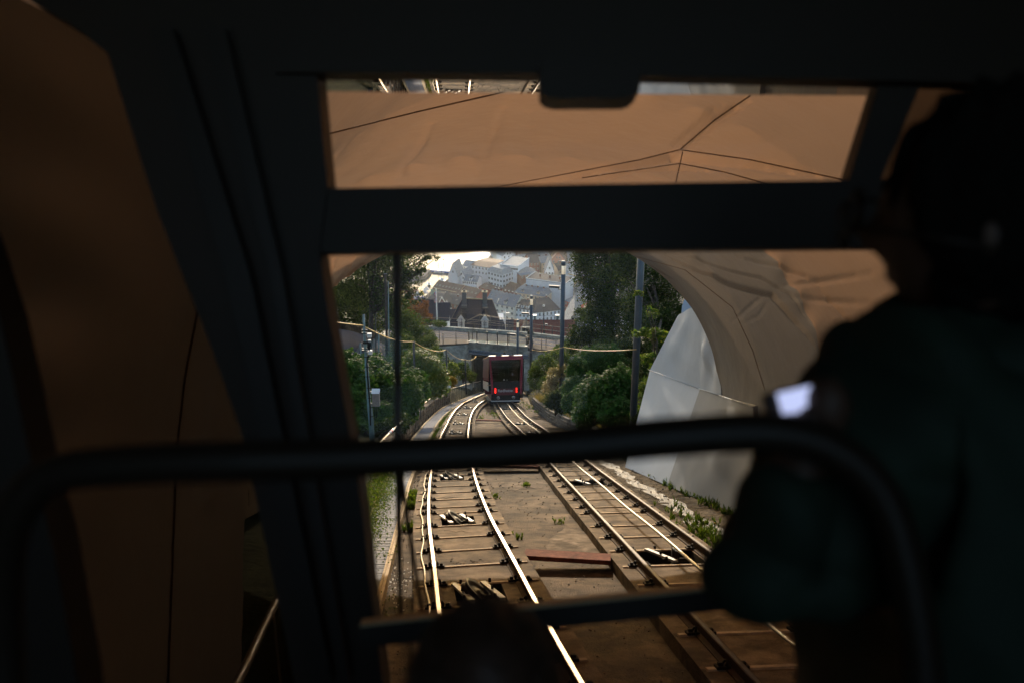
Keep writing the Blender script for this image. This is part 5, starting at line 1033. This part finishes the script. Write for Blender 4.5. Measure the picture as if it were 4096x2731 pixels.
tree('young_tree', 'bright green young tree in front of the rust coloured shrub', 'tree', [blob(1640, 1310, 64, 55, 70), blob(1680, 1345, 64, 60, 50), blob(1600, 1290, 64, 45, 70), blob(1605, 1380, 60, 60, 60), blob(1570, 1220, 66, 30, 60), blob(1735, 1290, 66, 40, 12), blob(1760, 1300, 66, 30, 8)], 20000, .10, 'leaf_mid', (W(1620, 1500, 64), W(1640, 1320, 64), .08), m2='leaf_light')
bush('shrub', 'loose green shrub against the left end of the road parapet', 'shrub', [blob(1690, 1400, 62, 45, 50), blob(1725, 1380, 62, 30, 45), blob(1745, 1425, 60, 30, 45), blob(1700, 1450, 58, 55, 40)], 'leaf', 11000, .09, 'leaf_mid')
tree('rust_tree', 'rust coloured copper leaved tree in front of the dark roofed house', 'tree', [blob(1650, 1235, 118, 50, 50), blob(1620, 1180, 118, 35, 45), blob(1690, 1270, 118, 40, 40), blob(1700, 1230, 118, 14, 40), blob(1600, 1260, 118, 40, 50)], 12000, .17, 'leaf_rust', (W(1650, 1370, 118), W(1650, 1230, 118), .13))
bush('shrub', 'small green shrub beside the white cottage wall', 'shrub', [blob(1765, 1300, 140, 22, 18)], 'leaf', 1500, .2, 'leaf_mid')
RB = 'rhododendron bushes left of the walkway'
bush('rhododendron_bush', 'rhododendron with white flowers nearest the left window post', 'bush', [blob(1400, 1520, 34, 85, 90), blob(1370, 1450, 35, 60, 50), blob(1420, 1620, 33, 90, 70)], 'ros', 2300, 0.110, 'leaf_rhodo', RB, flowers=3)
bush('rhododendron_bush', 'rhododendron with white flowers right of the instrument mast', 'bush', [blob(1500, 1500, 36, 75, 75), blob(1540, 1570, 35, 70, 90), blob(1470, 1460, 37, 50, 50)], 'ros', 1900, 0.108, 'leaf_rhodo', RB, flowers=4)
bush('rhododendron_bush', 'low dark rhododendron under the grey cabinet of the mast', 'bush', [blob(1480, 1670, 33, 80, 50), blob(1560, 1660, 33, 70, 50), blob(1380, 1700, 32, 80, 50)], 'ros', 1520, 0.105, 'leaf_rhodo', RB)
bush('rhododendron_bush', 'glossy rhododendron overhanging the near end of the stone wall', 'bush', [blob(1630, 1590, 34, 55, 90), blob(1670, 1560, 37, 45, 60), blob(1645, 1530, 38, 60, 60)], 'ros', 2090, 0.098, 'leaf_rhodo', RB)
bush('rhododendron_bush', 'large sunlit rhododendron glittering above the stone wall', 'bush', [blob(1700, 1500, 46, 80, 80), blob(1740, 1530, 47, 55, 55), blob(1690, 1430, 48, 50, 40), blob(1660, 1470, 46, 50, 70)], 'ros', 3800, 0.098, 'leaf_rhodo_lit', RB)
bush('rhododendron_bush', 'dark green filler rhododendron behind the wire posts at left', 'bush', [blob(1600, 1460, 50, 60, 60), blob(1560, 1490, 48, 70, 60)], 'ros', 1710, 0.105, 'leaf_rhodo', RB)
bush('yellow_shrub', 'yellow brown shrub where the stone wall ends', 'shrub', [blob(1798, 1525, 60, 30, 24)], 'needle', 3000, .14, 'leaf_yellow')
bush('round_shrub', 'round light green shrub left of the last wire post', 'shrub', [blob(1808, 1480, 66, 28, 34), blob(1790, 1500, 65, 24, 24)], 'leaf', 3500, .11, 'leaf_light')
bush('round_shrub', 'round green shrub behind the last wire post near the underpass', 'shrub', [blob(1850, 1480, 70, 34, 38), blob(1885, 1505, 71, 20, 26)], 'leaf', 5000, .10, 'leaf_mid')
bush('dark_shrub', 'dark shrub hiding the corner of the bridge abutment', 'shrub', [blob(1780, 1455, 74, 40, 30), blob(1700, 1460, 70, 50, 30)], 'leaf', 2500, .12, 'leaf_dark')
# right side
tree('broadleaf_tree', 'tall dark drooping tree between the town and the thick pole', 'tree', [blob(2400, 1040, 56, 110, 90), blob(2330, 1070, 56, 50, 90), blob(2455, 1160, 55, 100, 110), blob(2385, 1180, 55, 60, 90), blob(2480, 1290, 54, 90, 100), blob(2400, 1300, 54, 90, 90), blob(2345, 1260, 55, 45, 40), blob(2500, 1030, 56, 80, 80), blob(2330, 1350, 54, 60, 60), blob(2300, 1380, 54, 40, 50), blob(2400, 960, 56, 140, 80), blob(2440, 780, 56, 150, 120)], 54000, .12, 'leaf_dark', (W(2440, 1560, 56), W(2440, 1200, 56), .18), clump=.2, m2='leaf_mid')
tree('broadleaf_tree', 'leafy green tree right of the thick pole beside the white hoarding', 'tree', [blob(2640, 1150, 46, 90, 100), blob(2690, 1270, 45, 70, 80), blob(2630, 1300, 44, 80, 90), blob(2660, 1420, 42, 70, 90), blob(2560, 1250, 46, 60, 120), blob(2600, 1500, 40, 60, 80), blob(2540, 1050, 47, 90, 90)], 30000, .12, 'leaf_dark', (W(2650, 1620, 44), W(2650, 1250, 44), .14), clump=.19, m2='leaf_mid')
tree('maple_sapling', 'light green maple sapling crossing in front of the thick pole', 'tree', [blob(2610, 1250, 33, 28, 24), blob(2560, 1330, 27, 50, 14), blob(2640, 1340, 33, 45, 30), blob(2600, 1430, 33, 40, 30), blob(2555, 1180, 27, 24, 20), blob(2620, 1470, 32, 30, 20)], 3600, .085, 'leaf_light', (W(2620, 1600, 33), W(2620, 1300, 33), .025))
bush('low_shrub', 'brown green tangle at the foot of the white hoarding', 'shrub', [blob(2600, 1580, 31, 50, 90), blob(2570, 1680, 30, 50, 60)], 'fine', 5000, .08, 'leaf_yellow' if False else 'leaf_mid')
bush('yew_shrub', 'soft feathery green shrub beside the middle lamp', 'shrub', [blob(2180, 1470, 58, 55, 60), blob(2230, 1440, 60, 55, 45), blob(2140, 1510, 57, 28, 60), blob(2260, 1400, 62, 50, 30), blob(2200, 1540, 55, 45, 50)], 'fine', 20000, .09, 'leaf_mid')
bush('pale_shrub', 'pale yellowish shrub catching the sun left of the tallest lamp', 'shrub', [blob(2215, 1500, 49, 28, 40), blob(2195, 1550, 49, 26, 40), blob(2250, 1480, 49, 24, 32)], 'leaf', 6000, .07, 'leaf_tan')
bush('conifer_shrub', 'dark round conifer shrub at the foot of the tallest lamp', 'shrub', [blob(2222, 1600, 43, 42, 40), blob(2250, 1620, 43, 30, 40)], 'needle', 8000, .13, 'leaf_dark')
RG = 'rhododendron bushes right of the track'
bush('rhododendron_bush', 'big rhododendron left of the thick pole, nearest on the right', 'bush', [blob(2420, 1590, 33, 100, 95), blob(2480, 1540, 33, 60, 80), blob(2360, 1620, 34, 60, 80), blob(2470, 1650, 32, 80, 60), blob(2340, 1660, 33, 45, 50)], 'ros', 5700, 0.087, 'leaf_rhodo', RG)
bush('rhododendron_bush', 'rhododendron behind the biggest right one, under the yellow wire', 'bush', [blob(2370, 1450, 43, 70, 55), blob(2430, 1440, 43, 70, 60), blob(2310, 1480, 42, 40, 50)], 'ros', 3420, 0.098, 'leaf_rhodo', RG)
bush('rhododendron_bush', 'dim rhododendron in shade between the tallest lamp and the big bush', 'bush', [blob(2300, 1560, 41, 50, 60), blob(2290, 1610, 40, 40, 45)], 'ros', 1900, 0.091, 'leaf_rhodo', RG)
def grassmesh(pts, h, w=.012, lean=.4, m='straw', fan=5):
    Vs = []
    for p in pts:
        for k in range(fan):
            a = random.uniform(0, 6.3); l = h * random.uniform(.5, 1.2); dx, dy = math.cos(a) * l * lean * random.uniform(.2, 1), math.sin(a) * l * lean * random.uniform(.2, 1); wx, wy = -math.sin(a) * w, math.cos(a) * w
            b = np.array(p); Vs += [b - (wx, wy, 0), b + (wx, wy, 0), b + (dx * .6 + wx * .6, dy * .6 + wy * .6, l * .7), b + (dx * .6 - wx * .6, dy * .6 - wy * .6, l * .7), b + (dx * .6 - wx * .6, dy * .6 - wy * .6, l * .7), b + (dx * .6 + wx * .6, dy * .6 + wy * .6, l * .7), b + (dx * 1.2, dy * 1.2, l * .95), b + (dx * 1.2, dy * 1.2, l * .94)]
    V = np.array(Vs); return V, np.arange(len(V)).reshape(-1, 4)
pts = [P(xr(d) + .2 + random.random() * .5, d, .1 + random.random() * .3) for d in rng.uniform(33, 62, 420)]
V, F = grassmesh(pts, .38, .008, 1.1, fan=7); prop(link('dry_grass', npmesh('dry_grass', V, F, ['straw'])), 'dry straw coloured grass hanging over the right block wall', 'grass', kind='stuff')
def tufts(name, label, spots, m, h, cat='weeds', w=.012, n=16, r=.1):
    pts = []
    for (x, y, z) in spots: pts += [(x + random.gauss(0, r), y + random.gauss(0, r), z) for _ in range(n)]
    V, F = grassmesh(pts, h, w, .8, fan=5); return prop(link(name, npmesh(name, V, F, [m])), label, cat, kind='stuff')
gl = [tuple(G(px, py, -.29)) for px, py in ((2110, 1942), (2105, 1938), (1975, 1990), (2235, 2090), (2065, 2150), (2300, 2000), (2318, 2060), (2270, 1960))]
tufts('weeds', 'small green weeds growing from cracks between the tracks', gl, 'leaf_light', .07, r=.05, n=14)
tufts('grass_tuft', 'bright green grass clump by the walkway edge beam', [tuple(G(px, py, -.29)) for px, py in ((1640, 2000), (1655, 1985), (1650, 2120), (1645, 2030))], 'leaf_light', .14, 'grass', r=.06, n=40)
tufts('grass_verge', 'green grass strip between the walkway and the bend of the left track', [tuple(P(wr(d) + .15 + random.random() * max(.05, (cl(d) - .8 - wr(d) - .2)), d, -.3)) for d in rng.uniform(27, 75, 130)], 'leaf_light', .12, 'grass', r=.12, n=14)
tufts('roadside_grass', 'green grass and dandelions at the right below the hoarding', [tuple(G(px, py, -.2)) for px, py in ((2760, 2100), (2790, 2120), (2830, 2100), (2850, 2150), (2870, 2170), (2800, 2150), (2880, 2200), (2700, 2045))], 'leaf_mid', .13, 'grass', r=.14, n=24)
tufts('car_side_weeds', 'green weeds by the block wall at the right of the red car', [tuple(G(px, py, -.25)) for px, py in ((2090, 1612), (2110, 1625), (2125, 1632), (2150, 1650), (1925, 1672), (1990, 1665), (1960, 1655))], 'leaf_light', .13, 'weeds', r=.15, n=22)
tufts('hoarding_weeds', 'dark weeds along the bottom edge of the white hoarding', [tuple(P(xr(d) - .05 + random.random() * .2, d, -.25)) for d in rng.uniform(15, 27, 60)], 'leaf_mid', .12, 'weeds', r=.08, n=12)
# dandelions
for px, py in ((2817, 2066), (2860, 2090)):
    c = G(px, py, -.1); mb = MB(); mb.tube([c - Vector((0, 0, .12)), c], .004, 'leaf_light', 4); mb.ell(c, (.022, .022, .014), 'leaf_yellow', 8, 5); single('dandelion', mb, 'yellow dandelion in the grass below the hoarding, ' + ('left' if px < 2840 else 'right') + ' one', 'flower')
# creeper on the walkway, near left
pts = []
for i in range(900):
    d = random.uniform(10, 24); x = hl(d) - .1 + abs(random.gauss(0, .22)) * random.choice([1, 1, .6]) ; pts.append((x, d, random.uniform(-.15, .35) * (1 - min(1, abs(x - hl(d)) * 2)) - .1))
q = np.array([np.array(P(x, d, z)) for x, d, z in pts for _ in range(1)]); q = np.repeat(q, 20, 0) + rng.normal(size=(len(q) * 20, 3)) * np.array([.08, .07, .06]); V, F = leaf_quads(q, .036, .2)
o = thing('creeping_cotoneaster', 'small leaved creeping shrub spilling over the near walkway', 'shrub', P(hl(16), 16, -.2)); f = link('foliage', npmesh('foliage', V - np.array(o.location), F, ['leaf_mid']), o); f['kind'] = 'stuff'
for i in range(14):
    d = random.uniform(11, 23); mb = MB(); a = P(hl(d) - .2, d, -.1); mb.tube([a, a + Vector((.2, .1, .06)), a + Vector((.42, random.uniform(-.3, .3), -.06))], .005, 'bark', 4); part('twig', mb, o)
tree('bank_tree', 'dim leafy mass on the right bank behind the rhododendrons', 'tree', [blob(2520, 1420, 50, 90, 70), blob(2440, 1400, 52, 80, 50), blob(2620, 1420, 50, 80, 90), blob(2560, 1500, 47, 80, 60)], 16000, .13, 'leaf_dark', (W(2500, 1600, 50), W(2510, 1420, 50), .1), m2='leaf_mid')
bush('bank_shrub', 'broad green shrubs on the left bank behind the window post', 'shrub', [blob(1150, 1560, 34, 130, 120), blob(980, 1500, 38, 140, 130), blob(1220, 1480, 42, 100, 90), blob(1180, 1680, 30, 110, 80)], 'leaf', 14000, .12, 'leaf_mid')
bush('low_shrub', 'dark low undergrowth below the instrument mast', 'shrub', [blob(1400, 1770, 32, 90, 50), blob(1540, 1730, 32, 60, 50), blob(1600, 1690, 31, 50, 40)], 'leaf', 6000, .09, 'leaf_dark')
# ------------------------------------------------------------------ our own cabin
FW = Vector((0, cT, -sT)); UP = Vector((0, sT, cT))
cab = thing('funicular_cabin', 'dark interior of the funicular cabin framing the view, black pillars and bars', 'cabin', C2W(0, -1.6, 1.2))
def fr(name, poly, d, t=.08, m='black_plastic', lab=None):
    mb = MB(); ds = d if hasattr(d, '__len__') else [d] * len(poly); mb.prism([W(px, py, dd) for (px, py), dd in zip(poly, ds)], FW * t, m); ob = part(name, mb, cab, False, lab)
    me = ob.data; bm = bmesh.new(); bm.from_mesh(me); bmesh.ops.triangulate(bm, faces=[f for f in bm.faces if len(f.verts) > 4]); bmesh.ops.recalc_face_normals(bm, faces=bm.faces); bm.to_mesh(me); bm.free(); return ob
fr('header', [(1100, -1400), (4900, -1400), (4900, 345), (3530, 322), (2300, 296), (1200, 290), (1100, 290)], 1.9, .06)
fr('front_pillar', [(0, -1400), (1268, -1400), (1268, 296), (1310, 748), (1278, 1000), (1312, 1250), (1400, 1740), (1450, 2050), (1480, 2350), (1535, 2760), (1535, 3400), (1380, 3400), (1180, 2731), (1090, 2300), (970, 1740), (850, 1400), (630, 850), (430, 215), (300, 110), (120, 0), (0, -80)], 1.92, .1)
fr('pillar_trim', [(600, 110), (690, 110), (1000, 1100), (1330, 2731), (1250, 2731), (900, 1100)], 1.86, .03, 'black_metal'); fr('pillar_trim', [(820, 110), (900, 110), (1130, 1100), (1400, 2731), (1360, 2731), (1080, 1100)], 1.86, .02, 'black_metal')
fr('window_crossbar', [(1262, 755), (2300, 738), (3385, 722), (4900, 700), (4900, 985), (3450, 990), (2300, 1000), (1262, 1012)], 1.93, .07)
fr('corner_mullion', [(3528, 300), (3700, 300), (3505, 760), (3383, 760)], 1.94, .06)
fr('right_pillar', [(4000, 950), (4900, 950), (4900, 3400), (4300, 3400)], 1.9, .1)
fr('door_pillar', [(-1100, 900), (-120, 900), (0, 1270), (110, 1780), (215, 2200), (310, 2731), (400, 3400), (-1100, 3400)], 1.35, .08)
fr('lower_panel', [(-800, 3250), (4900, 3250), (4900, 5200), (-800, 5200)], 1.95, .05)
fr('camera_housing', [(2160, 325), (2163, 365), (2180, 383), (2215, 394), (2500, 394), (2535, 384), (2556, 365), (2562, 325), (2562, 250), (2160, 250)], 1.8, .09)
# unseen cabin shell, rear and roof left partly open to let fill daylight in
mb = MB(); mb.prism([C2W(-1.25, 1.02, -1.2), C2W(1.35, 1.02, -1.2), C2W(1.35, .92, 1.98), C2W(-1.25, .92, 1.98)], UP * .06, 'black_plastic'); part('roof_panel', mb, cab)
mb = MB(); mb.prism([C2W(-1.25, -1.75, -2.6), C2W(1.35, -1.75, -2.6), C2W(1.35, -1.75, 2.05), C2W(-1.25, -1.75, 2.05)], UP * -.06, 'black_plastic'); part('floor_panel', mb, cab)
mb = MB(); mb.prism([C2W(-1.25, -1.75, -2.6), C2W(1.35, -1.75, -2.6), C2W(1.35, -.7, -2.6), C2W(-1.25, -.7, -2.6)], FW * -.06, 'black_plastic'); part('rear_panel', mb, cab)
for x, sg, name in ((1.35, 1, 'side_panel'), (-1.25, -1, 'side_panel')):
    mb = MB(); e = 2.05 if sg > 0 else 1.3; mb.prism([C2W(x, -1.75, -2.6), C2W(x, -1.75, e), C2W(x, 1.02, e), C2W(x, 1.02, -2.6)], Vector((sg * .05, 0, 0)), 'black_plastic'); part(name, mb, cab)
mb = MB(); mb.prism([C2W(-1.25, .50, 1.3), C2W(-1.25, .95, 1.3), C2W(-.9, .95, 1.95), C2W(-.9, .72, 1.95)], Vector((-.05, 0, 0)), 'black_plastic'); part('side_panel', mb, cab)
# reflective glass soffit under the header
def mirror_plane(px, py1, py2, d0):
    a, b = W(px, py1, 1).normalized(), W(px, py2, 1).normalized(); return (b - a).normalized()
nm = mirror_plane(1830, 335, 1895, 2.0); c0 = W(1830, 372, 2.2)
def onplane(px, py): r = W(px, py, 1); return r * (c0.dot(nm) / r.dot(nm))
mb = MB(); mb.prism([onplane(1262, 366), onplane(3560, 385), onplane(3560, 300), onplane(1262, 280)], -nm * .012, 'soffit_mirror'); part('glass_soffit', mb, cab)
# panes
def pane(poly, d, m): mb = MB(); mb.prism([W(px, py, d) for px, py in poly], FW * .006, m); return part('window_pane', mb, cab)
pane([(1255, 280), (3560, 305), (3400, 760), (1290, 770)], 1.97, 'windscreen'); pane([(1240, 990), (4050, 970), (4350, 3300), (1500, 3300)], 1.98, 'windscreen'); pane([(-300, -200), (450, 180), (1000, 1740), (1400, 3400), (300, 3400), (-100, 1100), (-300, 900)], 1.97, 'side_glass'); pane([(3690, 310), (4900, 330), (4900, 740), (3500, 760)], 1.97, 'side_glass')
# bars
mb = MB(); pth = [(40, 2950, .98), (20, 2600, .97), (15, 2300, .95), (60, 2060, .93), (200, 1905, .92), (460, 1862, .91), (900, 1845, .9), (1300, 1835, .9), (2048, 1800, .9), (2650, 1750, .9), (3000, 1728, .9), (3200, 1748, .9), (3350, 1810, .9), (3480, 1920, .9), (3570, 2080, .9), (3640, 2350, .9), (3690, 2700, .9), (3720, 3300, .9)]
def catm(p, k=6):
    P_ = [Vector(q) for q in p]; P_ = [P_[0] * 2 - P_[1]] + P_ + [P_[-1] * 2 - P_[-2]]; out = []
    for i in range(1, len(P_) - 2):
        for j in range(k): t = j / k; a, b, c, d = P_[i - 1:i + 3]; out.append(.5 * ((2 * b) + (c - a) * t + (2 * a - 5 * b + 4 * c - d) * t * t + (3 * b - a - 3 * c + d) * t ** 3))
    return out + [P_[-2]]
mb.tube([W(*p) for p in catm(pth)], .0185, 'black_metal', 16); part('grab_rail', mb, cab)
mb = MB(); a, b = W(1440, 2590, 1.6), W(2900, 2440, 1.6); u = UP * .034; mb.prism([a, b, b + u, a + u], FW * .03, 'black_metal'); mb.prism([a + u * 1.0 , b + u * 1.0, b + u * 1.14, a + u * 1.14], FW * .03, 'lit_edge'); part('lower_bar', mb, cab)
mb = MB(); mb.tube([W(1588, 980, 2.06), W(1590, 1500, 2.06), W(1596, 2100, 2.06), W(1602, 2500, 2.06)], [.0085, .0085, .007, .004], 'black_plastic', 6); part('wiper', mb, cab)
mb = MB(); mb.tube([W(1598, 1850, 2.08), W(1640, 2150, 2.08), W(1704, 2530, 2.08)], [.006, .005, .004], 'black_metal', 6); part('wiper', mb, cab)
# ------------------------------------------------------------------ passengers
def head_mesh(c, yaw, pitch, r=.105, m='skin'):
    """face points along -Y before turning"""
    mb = MB(); X = Matrix.Rotation(yaw, 3, 'Z') @ Matrix.Rotation(pitch, 3, 'X')
    def f(u):
        x, y, z = u; s = 1.0
        if z < -.1: x *= 1 - .30 * min(1, (-z - .1) * 1.2)
        if y > 0 and z < -.3: y *= .75
        face = max(0, -y) ** 2 * max(0, 1 - (x * 2.6) ** 2)
        nose = math.exp(-((z + .12) / .16) ** 2) * math.exp(-(x / .14) ** 2) * (y < 0); brow = math.exp(-((z - .2) / .1) ** 2) * math.exp(-(x / .5) ** 2) * (y < 0)
        lips = math.exp(-((z + .48) / .07) ** 2) * math.exp(-(x / .22) ** 2) * (y < 0); chin = math.exp(-((z + .82) / .12) ** 2) * math.exp(-(x / .25) ** 2) * (y < 0); eye = (math.exp(-((z - .05) / .09) ** 2) * math.exp(-((abs(x) - .33) / .14) ** 2)) * (y < 0)
        y -= nose * .26 + brow * .05 + lips * .08 + chin * .13; y += eye * .07
        return Vector((x, y, z))
    mb.ell(c, (r * .78, r * .98, r * 1.22), m, 40, 32, X, f)
    for s in (-1, 1): mb.ell(Vector(c) + X @ Vector((s * r * .80, r * .08, -r * .06)), (r * .07, r * .2, r * .28), m, 10, 8, X)
    return mb, X
def hair_mesh(c, X, r, m, back=0.0):
    mb = MB()
    def f(u):
        x, y, z = u; k = 1.0
        lim = -.75 - back + (.97 + back) * max(0, min(1, (-y - .35) / .35)); k = 1 - .13 * max(0, min(1, (lim - z) / .25))
        x *= 1 - .16 * max(0, z)
        n = 1 + .05 * math.sin(x * 17 + z * 9) + .04 * math.sin(y * 23 + x * 5); return Vector((x, y, z)) * k * n
    mb.ell(Vector(c) + X @ Vector((0, .012, .012)), (r * .90, r * 1.08, r * 1.27), m, 40, 30, X, f); return mb
hc = W(3940, 900, 1.06); X0 = R(-118)
per = thing('person', 'adult in dark green jacket and glasses at the right holding up a phone', 'person', C2W(.55, -1.7, .95))
hm, HX = head_mesh(hc, X0, R(6), .106); loc = worldloc(per)
neck = W(3960, 1250, 1.08); ch = W(3980, 1800, 1.1); sL = W(3600, 1660, 1.08); sR = W(4700, 1700, 1.15); pel = C2W(.48, -1.0, 1.1); el = W(2960, 2400, 1.0); wr_ = W(3240, 1800, .985); hand = W(3290, 1640, .98)
V = [pel, C2W(.50, -.5, 1.12), ch, neck, W(3930, 1080, 1.05), sL, W(3300, 2100, 1.04), el, wr_, hand, sR, W(4900, 2400, 1.1), W(4700, 2900, .95), C2W(.5, -1.3, .95), C2W(.5, -1.7, .95), C2W(.75, -1.3, 1.05), C2W(.75, -1.7, 1.05)]
V = [tuple(v - loc) for v in V]; E = [(0, 1), (1, 2), (2, 3), (3, 4), (2, 5), (5, 6), (6, 7), (7, 8), (8, 9), (2, 10), (10, 11), (11, 12), (0, 13), (13, 14), (0, 15), (15, 16)]
bm_ = skinmesh('body', V, E, [.13, .13, .13, .055, .05, .07, .05, .042, .03, .03, .07, .05, .04, .08, .06, .08, .06])
hand_m = MB(); ph_c = W(3185, 1598, .972)
fing = []
for i, (a, b, c) in enumerate([((3280, 1570), (3225, 1556), (3195, 1566)), ((3300, 1600), (3225, 1585), (3180, 1592)), ((3300, 1630), (3230, 1612), (3188, 1618)), ((3290, 1658), (3238, 1640), (3205, 1642))]):
    pts = [W(*a, .977), W(*b, .992), W(*c, .990)]; hand_m.tube([p for p in pts], [.0095, .0085, .007], 'skin', 8)
hand_m.tube([W(3290, 1660, .97), W(3250, 1668, .962), W(3215, 1650, .958)], [.010, .009, .007], 'skin', 8); hand_m.ell(W(3305, 1630, .98), (.024, .026, .032), 'skin', 12, 8)
body = link('body', merge('body', [bm_, hm.mesh('h', loc), hand_m.mesh('h2', loc)]), per)
jv = [0, 1, 2, 5, 6, 7, 8, 10, 11, 12]; jV = [V[i] for i in jv]; jE = [(0, 1), (1, 2), (2, 3), (3, 4), (4, 5), (5, 6), (2, 7), (7, 8), (8, 9)]
jm = skinmesh('jacket', jV, jE, [.21, .20, .20, .14, .105, .064, .046, .14, .11, .09], sub=4, m='jacket')
nr = [Vector(v.normal) for v in jm.vertices]
for v, n_ in zip(jm.vertices, nr):
    p = v.co; f = abs(math.sin(p.z * 34 + .8 * math.sin(p.x * 9 + p.y * 5))) ** .5 * .012 + .007 * math.sin(p.x * 31 + p.z * 17) * math.sin(p.y * 23 - p.z * 11) + .004 * math.sin(p.x * 67 + p.y * 41 + p.z * 29); v.co = p + n_ * (f - .008)
link('jacket', jm, per)
cm = MB(); cc = [neck + Vector((math.cos(a) * .085, math.sin(a) * .085, -.03 + .02 * math.cos(a))) for a in np.linspace(0, 2 * math.pi, 20)]; cm.tube(cc, .05, 'jacket', 8); cm.tube([neck + Vector((0, 0, -.16)), neck + Vector((-.01, 0, -.02))], [.15, .085], 'jacket', 16); part('collar', cm, per)
part('hair', hair_mesh(hc, HX, .106, 'hair', .1), per)
gm = MB()
for s in (-1, 1):
    ring = [hc + HX @ Vector((s * .036 + math.cos(a) * .027, -.137, .006 + math.sin(a) * .023)) for a in np.linspace(0, 2 * math.pi, 18)]; gm.tube(ring, .0042, 'black_metal', 6, False); gm.tube([hc + HX @ Vector((s * .064, -.135, .012)), hc + HX @ Vector((s * .098, -.05, .01)), hc + HX @ Vector((s * .1, .02, .0))], .0026, 'black_metal', 5)
part('glasses', gm, per)
# phone
ph = thing('phone', 'black phone with a bright bluish screen held by the adult', 'phone', ph_c); q = [W(3050, 1578, .975), W(3282, 1522, .982), W(3262, 1655, .976), W(3072, 1668, .97)]; mb = MB(); mb.prism(q, FW * .009, 'black_plastic'); part('case', mb, ph)
q = [W(3105, 1572, .9735), W(3272, 1532, .9785), W(3254, 1640, .9735), W(3128, 1654, .9695)]; mb = MB(); mb.prism([p - FW * .001 for p in q], FW * -.0015, 'screen'); part('display', mb, ph)
# child in front
hc2 = W(1945, 2790, .985); cl_ = thing('person', 'child whose brown haired head rises into the bottom of the view', 'person', C2W(-.02, -1.6, 1.05)); loc = worldloc(cl_); hm, HX = head_mesh(hc2, math.pi + R(8), R(-14), .076)
V = [C2W(-.02, -.85, 1.0), C2W(-.02, -.62, 1.0), C2W(-.02, -.47, 1.0), C2W(-.02, -.40, 1.0), C2W(-.12, -.50, 1.0), C2W(-.16, -.70, .98), C2W(-.13, -.85, 1.08), C2W(.08, -.50, 1.0), C2W(.12, -.70, .98), C2W(.1, -.85, 1.08), C2W(-.08, -1.2, 1.02), C2W(-.08, -1.6, 1.05), C2W(.05, -1.2, 1.02), C2W(.05, -1.6, 1.05)]
V = [tuple(v - loc) for v in V]; E = [(0, 1), (1, 2), (2, 3), (2, 4), (4, 5), (5, 6), (2, 7), (7, 8), (8, 9), (0, 10), (10, 11), (0, 12), (12, 13)]
link('body', merge('body', [skinmesh('b', V, E, [.1, .1, .08, .035, .045, .035, .025, .045, .035, .025, .06, .045, .06, .045]), hm.mesh('h', loc)]), cl_)
link('coat', skinmesh('coat', [V[i] for i in (0, 1, 2, 4, 5, 7, 8)], [(0, 1), (1, 2), (2, 3), (3, 4), (2, 5), (5, 6)], [.12, .12, .09, .06, .05, .06, .05], m='jacket'), cl_)
hb = MB(); hb.ell(W(1940, 2765, 1.0), (.077, .092, .090), 'hair_brown', 40, 30, None, lambda u: u * (1 + .03 * math.sin(u.x * 15 + u.z * 7) + .02 * math.sin(u.y * 19))); part('hair', hb, cl_)
V = []; u = rng.normal(size=(5000, 3)); u[:, 2] = np.abs(u[:, 2]) * 1.0 - .3; u /= np.linalg.norm(u, axis=1)[:, None]; Rr = np.array(HX); p0 = np.array(hc2) + (u * np.array([.072, .088, .094])) @ Rr.T
dr = (u + rng.normal(size=u.shape) * .5) @ Rr.T; dr /= np.linalg.norm(dr, axis=1)[:, None]; l = rng.uniform(.006, .016, len(u))[:, None]; sd = np.cross(dr, rng.normal(size=u.shape)); sd /= np.linalg.norm(sd, axis=1)[:, None]
V = np.stack([p0, p0 + sd * .0007, p0 + dr * l + sd * .0004, p0 + dr * l], 1).reshape(-1, 3) - np.array(loc); f = link('loose_hair', npmesh('loose_hair', V, np.arange(len(V)).reshape(-1, 4), ['hair_brown']), cl_); f['kind'] = 'stuff'
# ------------------------------------------------------------------ air between us and the town
mb = MB(); mb.box((0, 2400, -96.5), (5200, 4860, 209), 'tarp'); me = mb.mesh('haze')
hz = bpy.data.materials.new('haze'); hz.use_nodes = True; n = hz.node_tree; n.nodes.remove(n.nodes['Principled BSDF']); pv = n.nodes.new('ShaderNodeVolumePrincipled')
pv.inputs['Color'].default_value = (.78, .88, 1, 1); pv.inputs['Density'].default_value = .00010; pv.inputs['Anisotropy'].default_value = .75; n.links.new(pv.outputs[0], n.nodes['Material Output'].inputs['Volume'])
me.materials.clear(); me.materials.append(hz); prop(link('haze', me), kind='stuff')
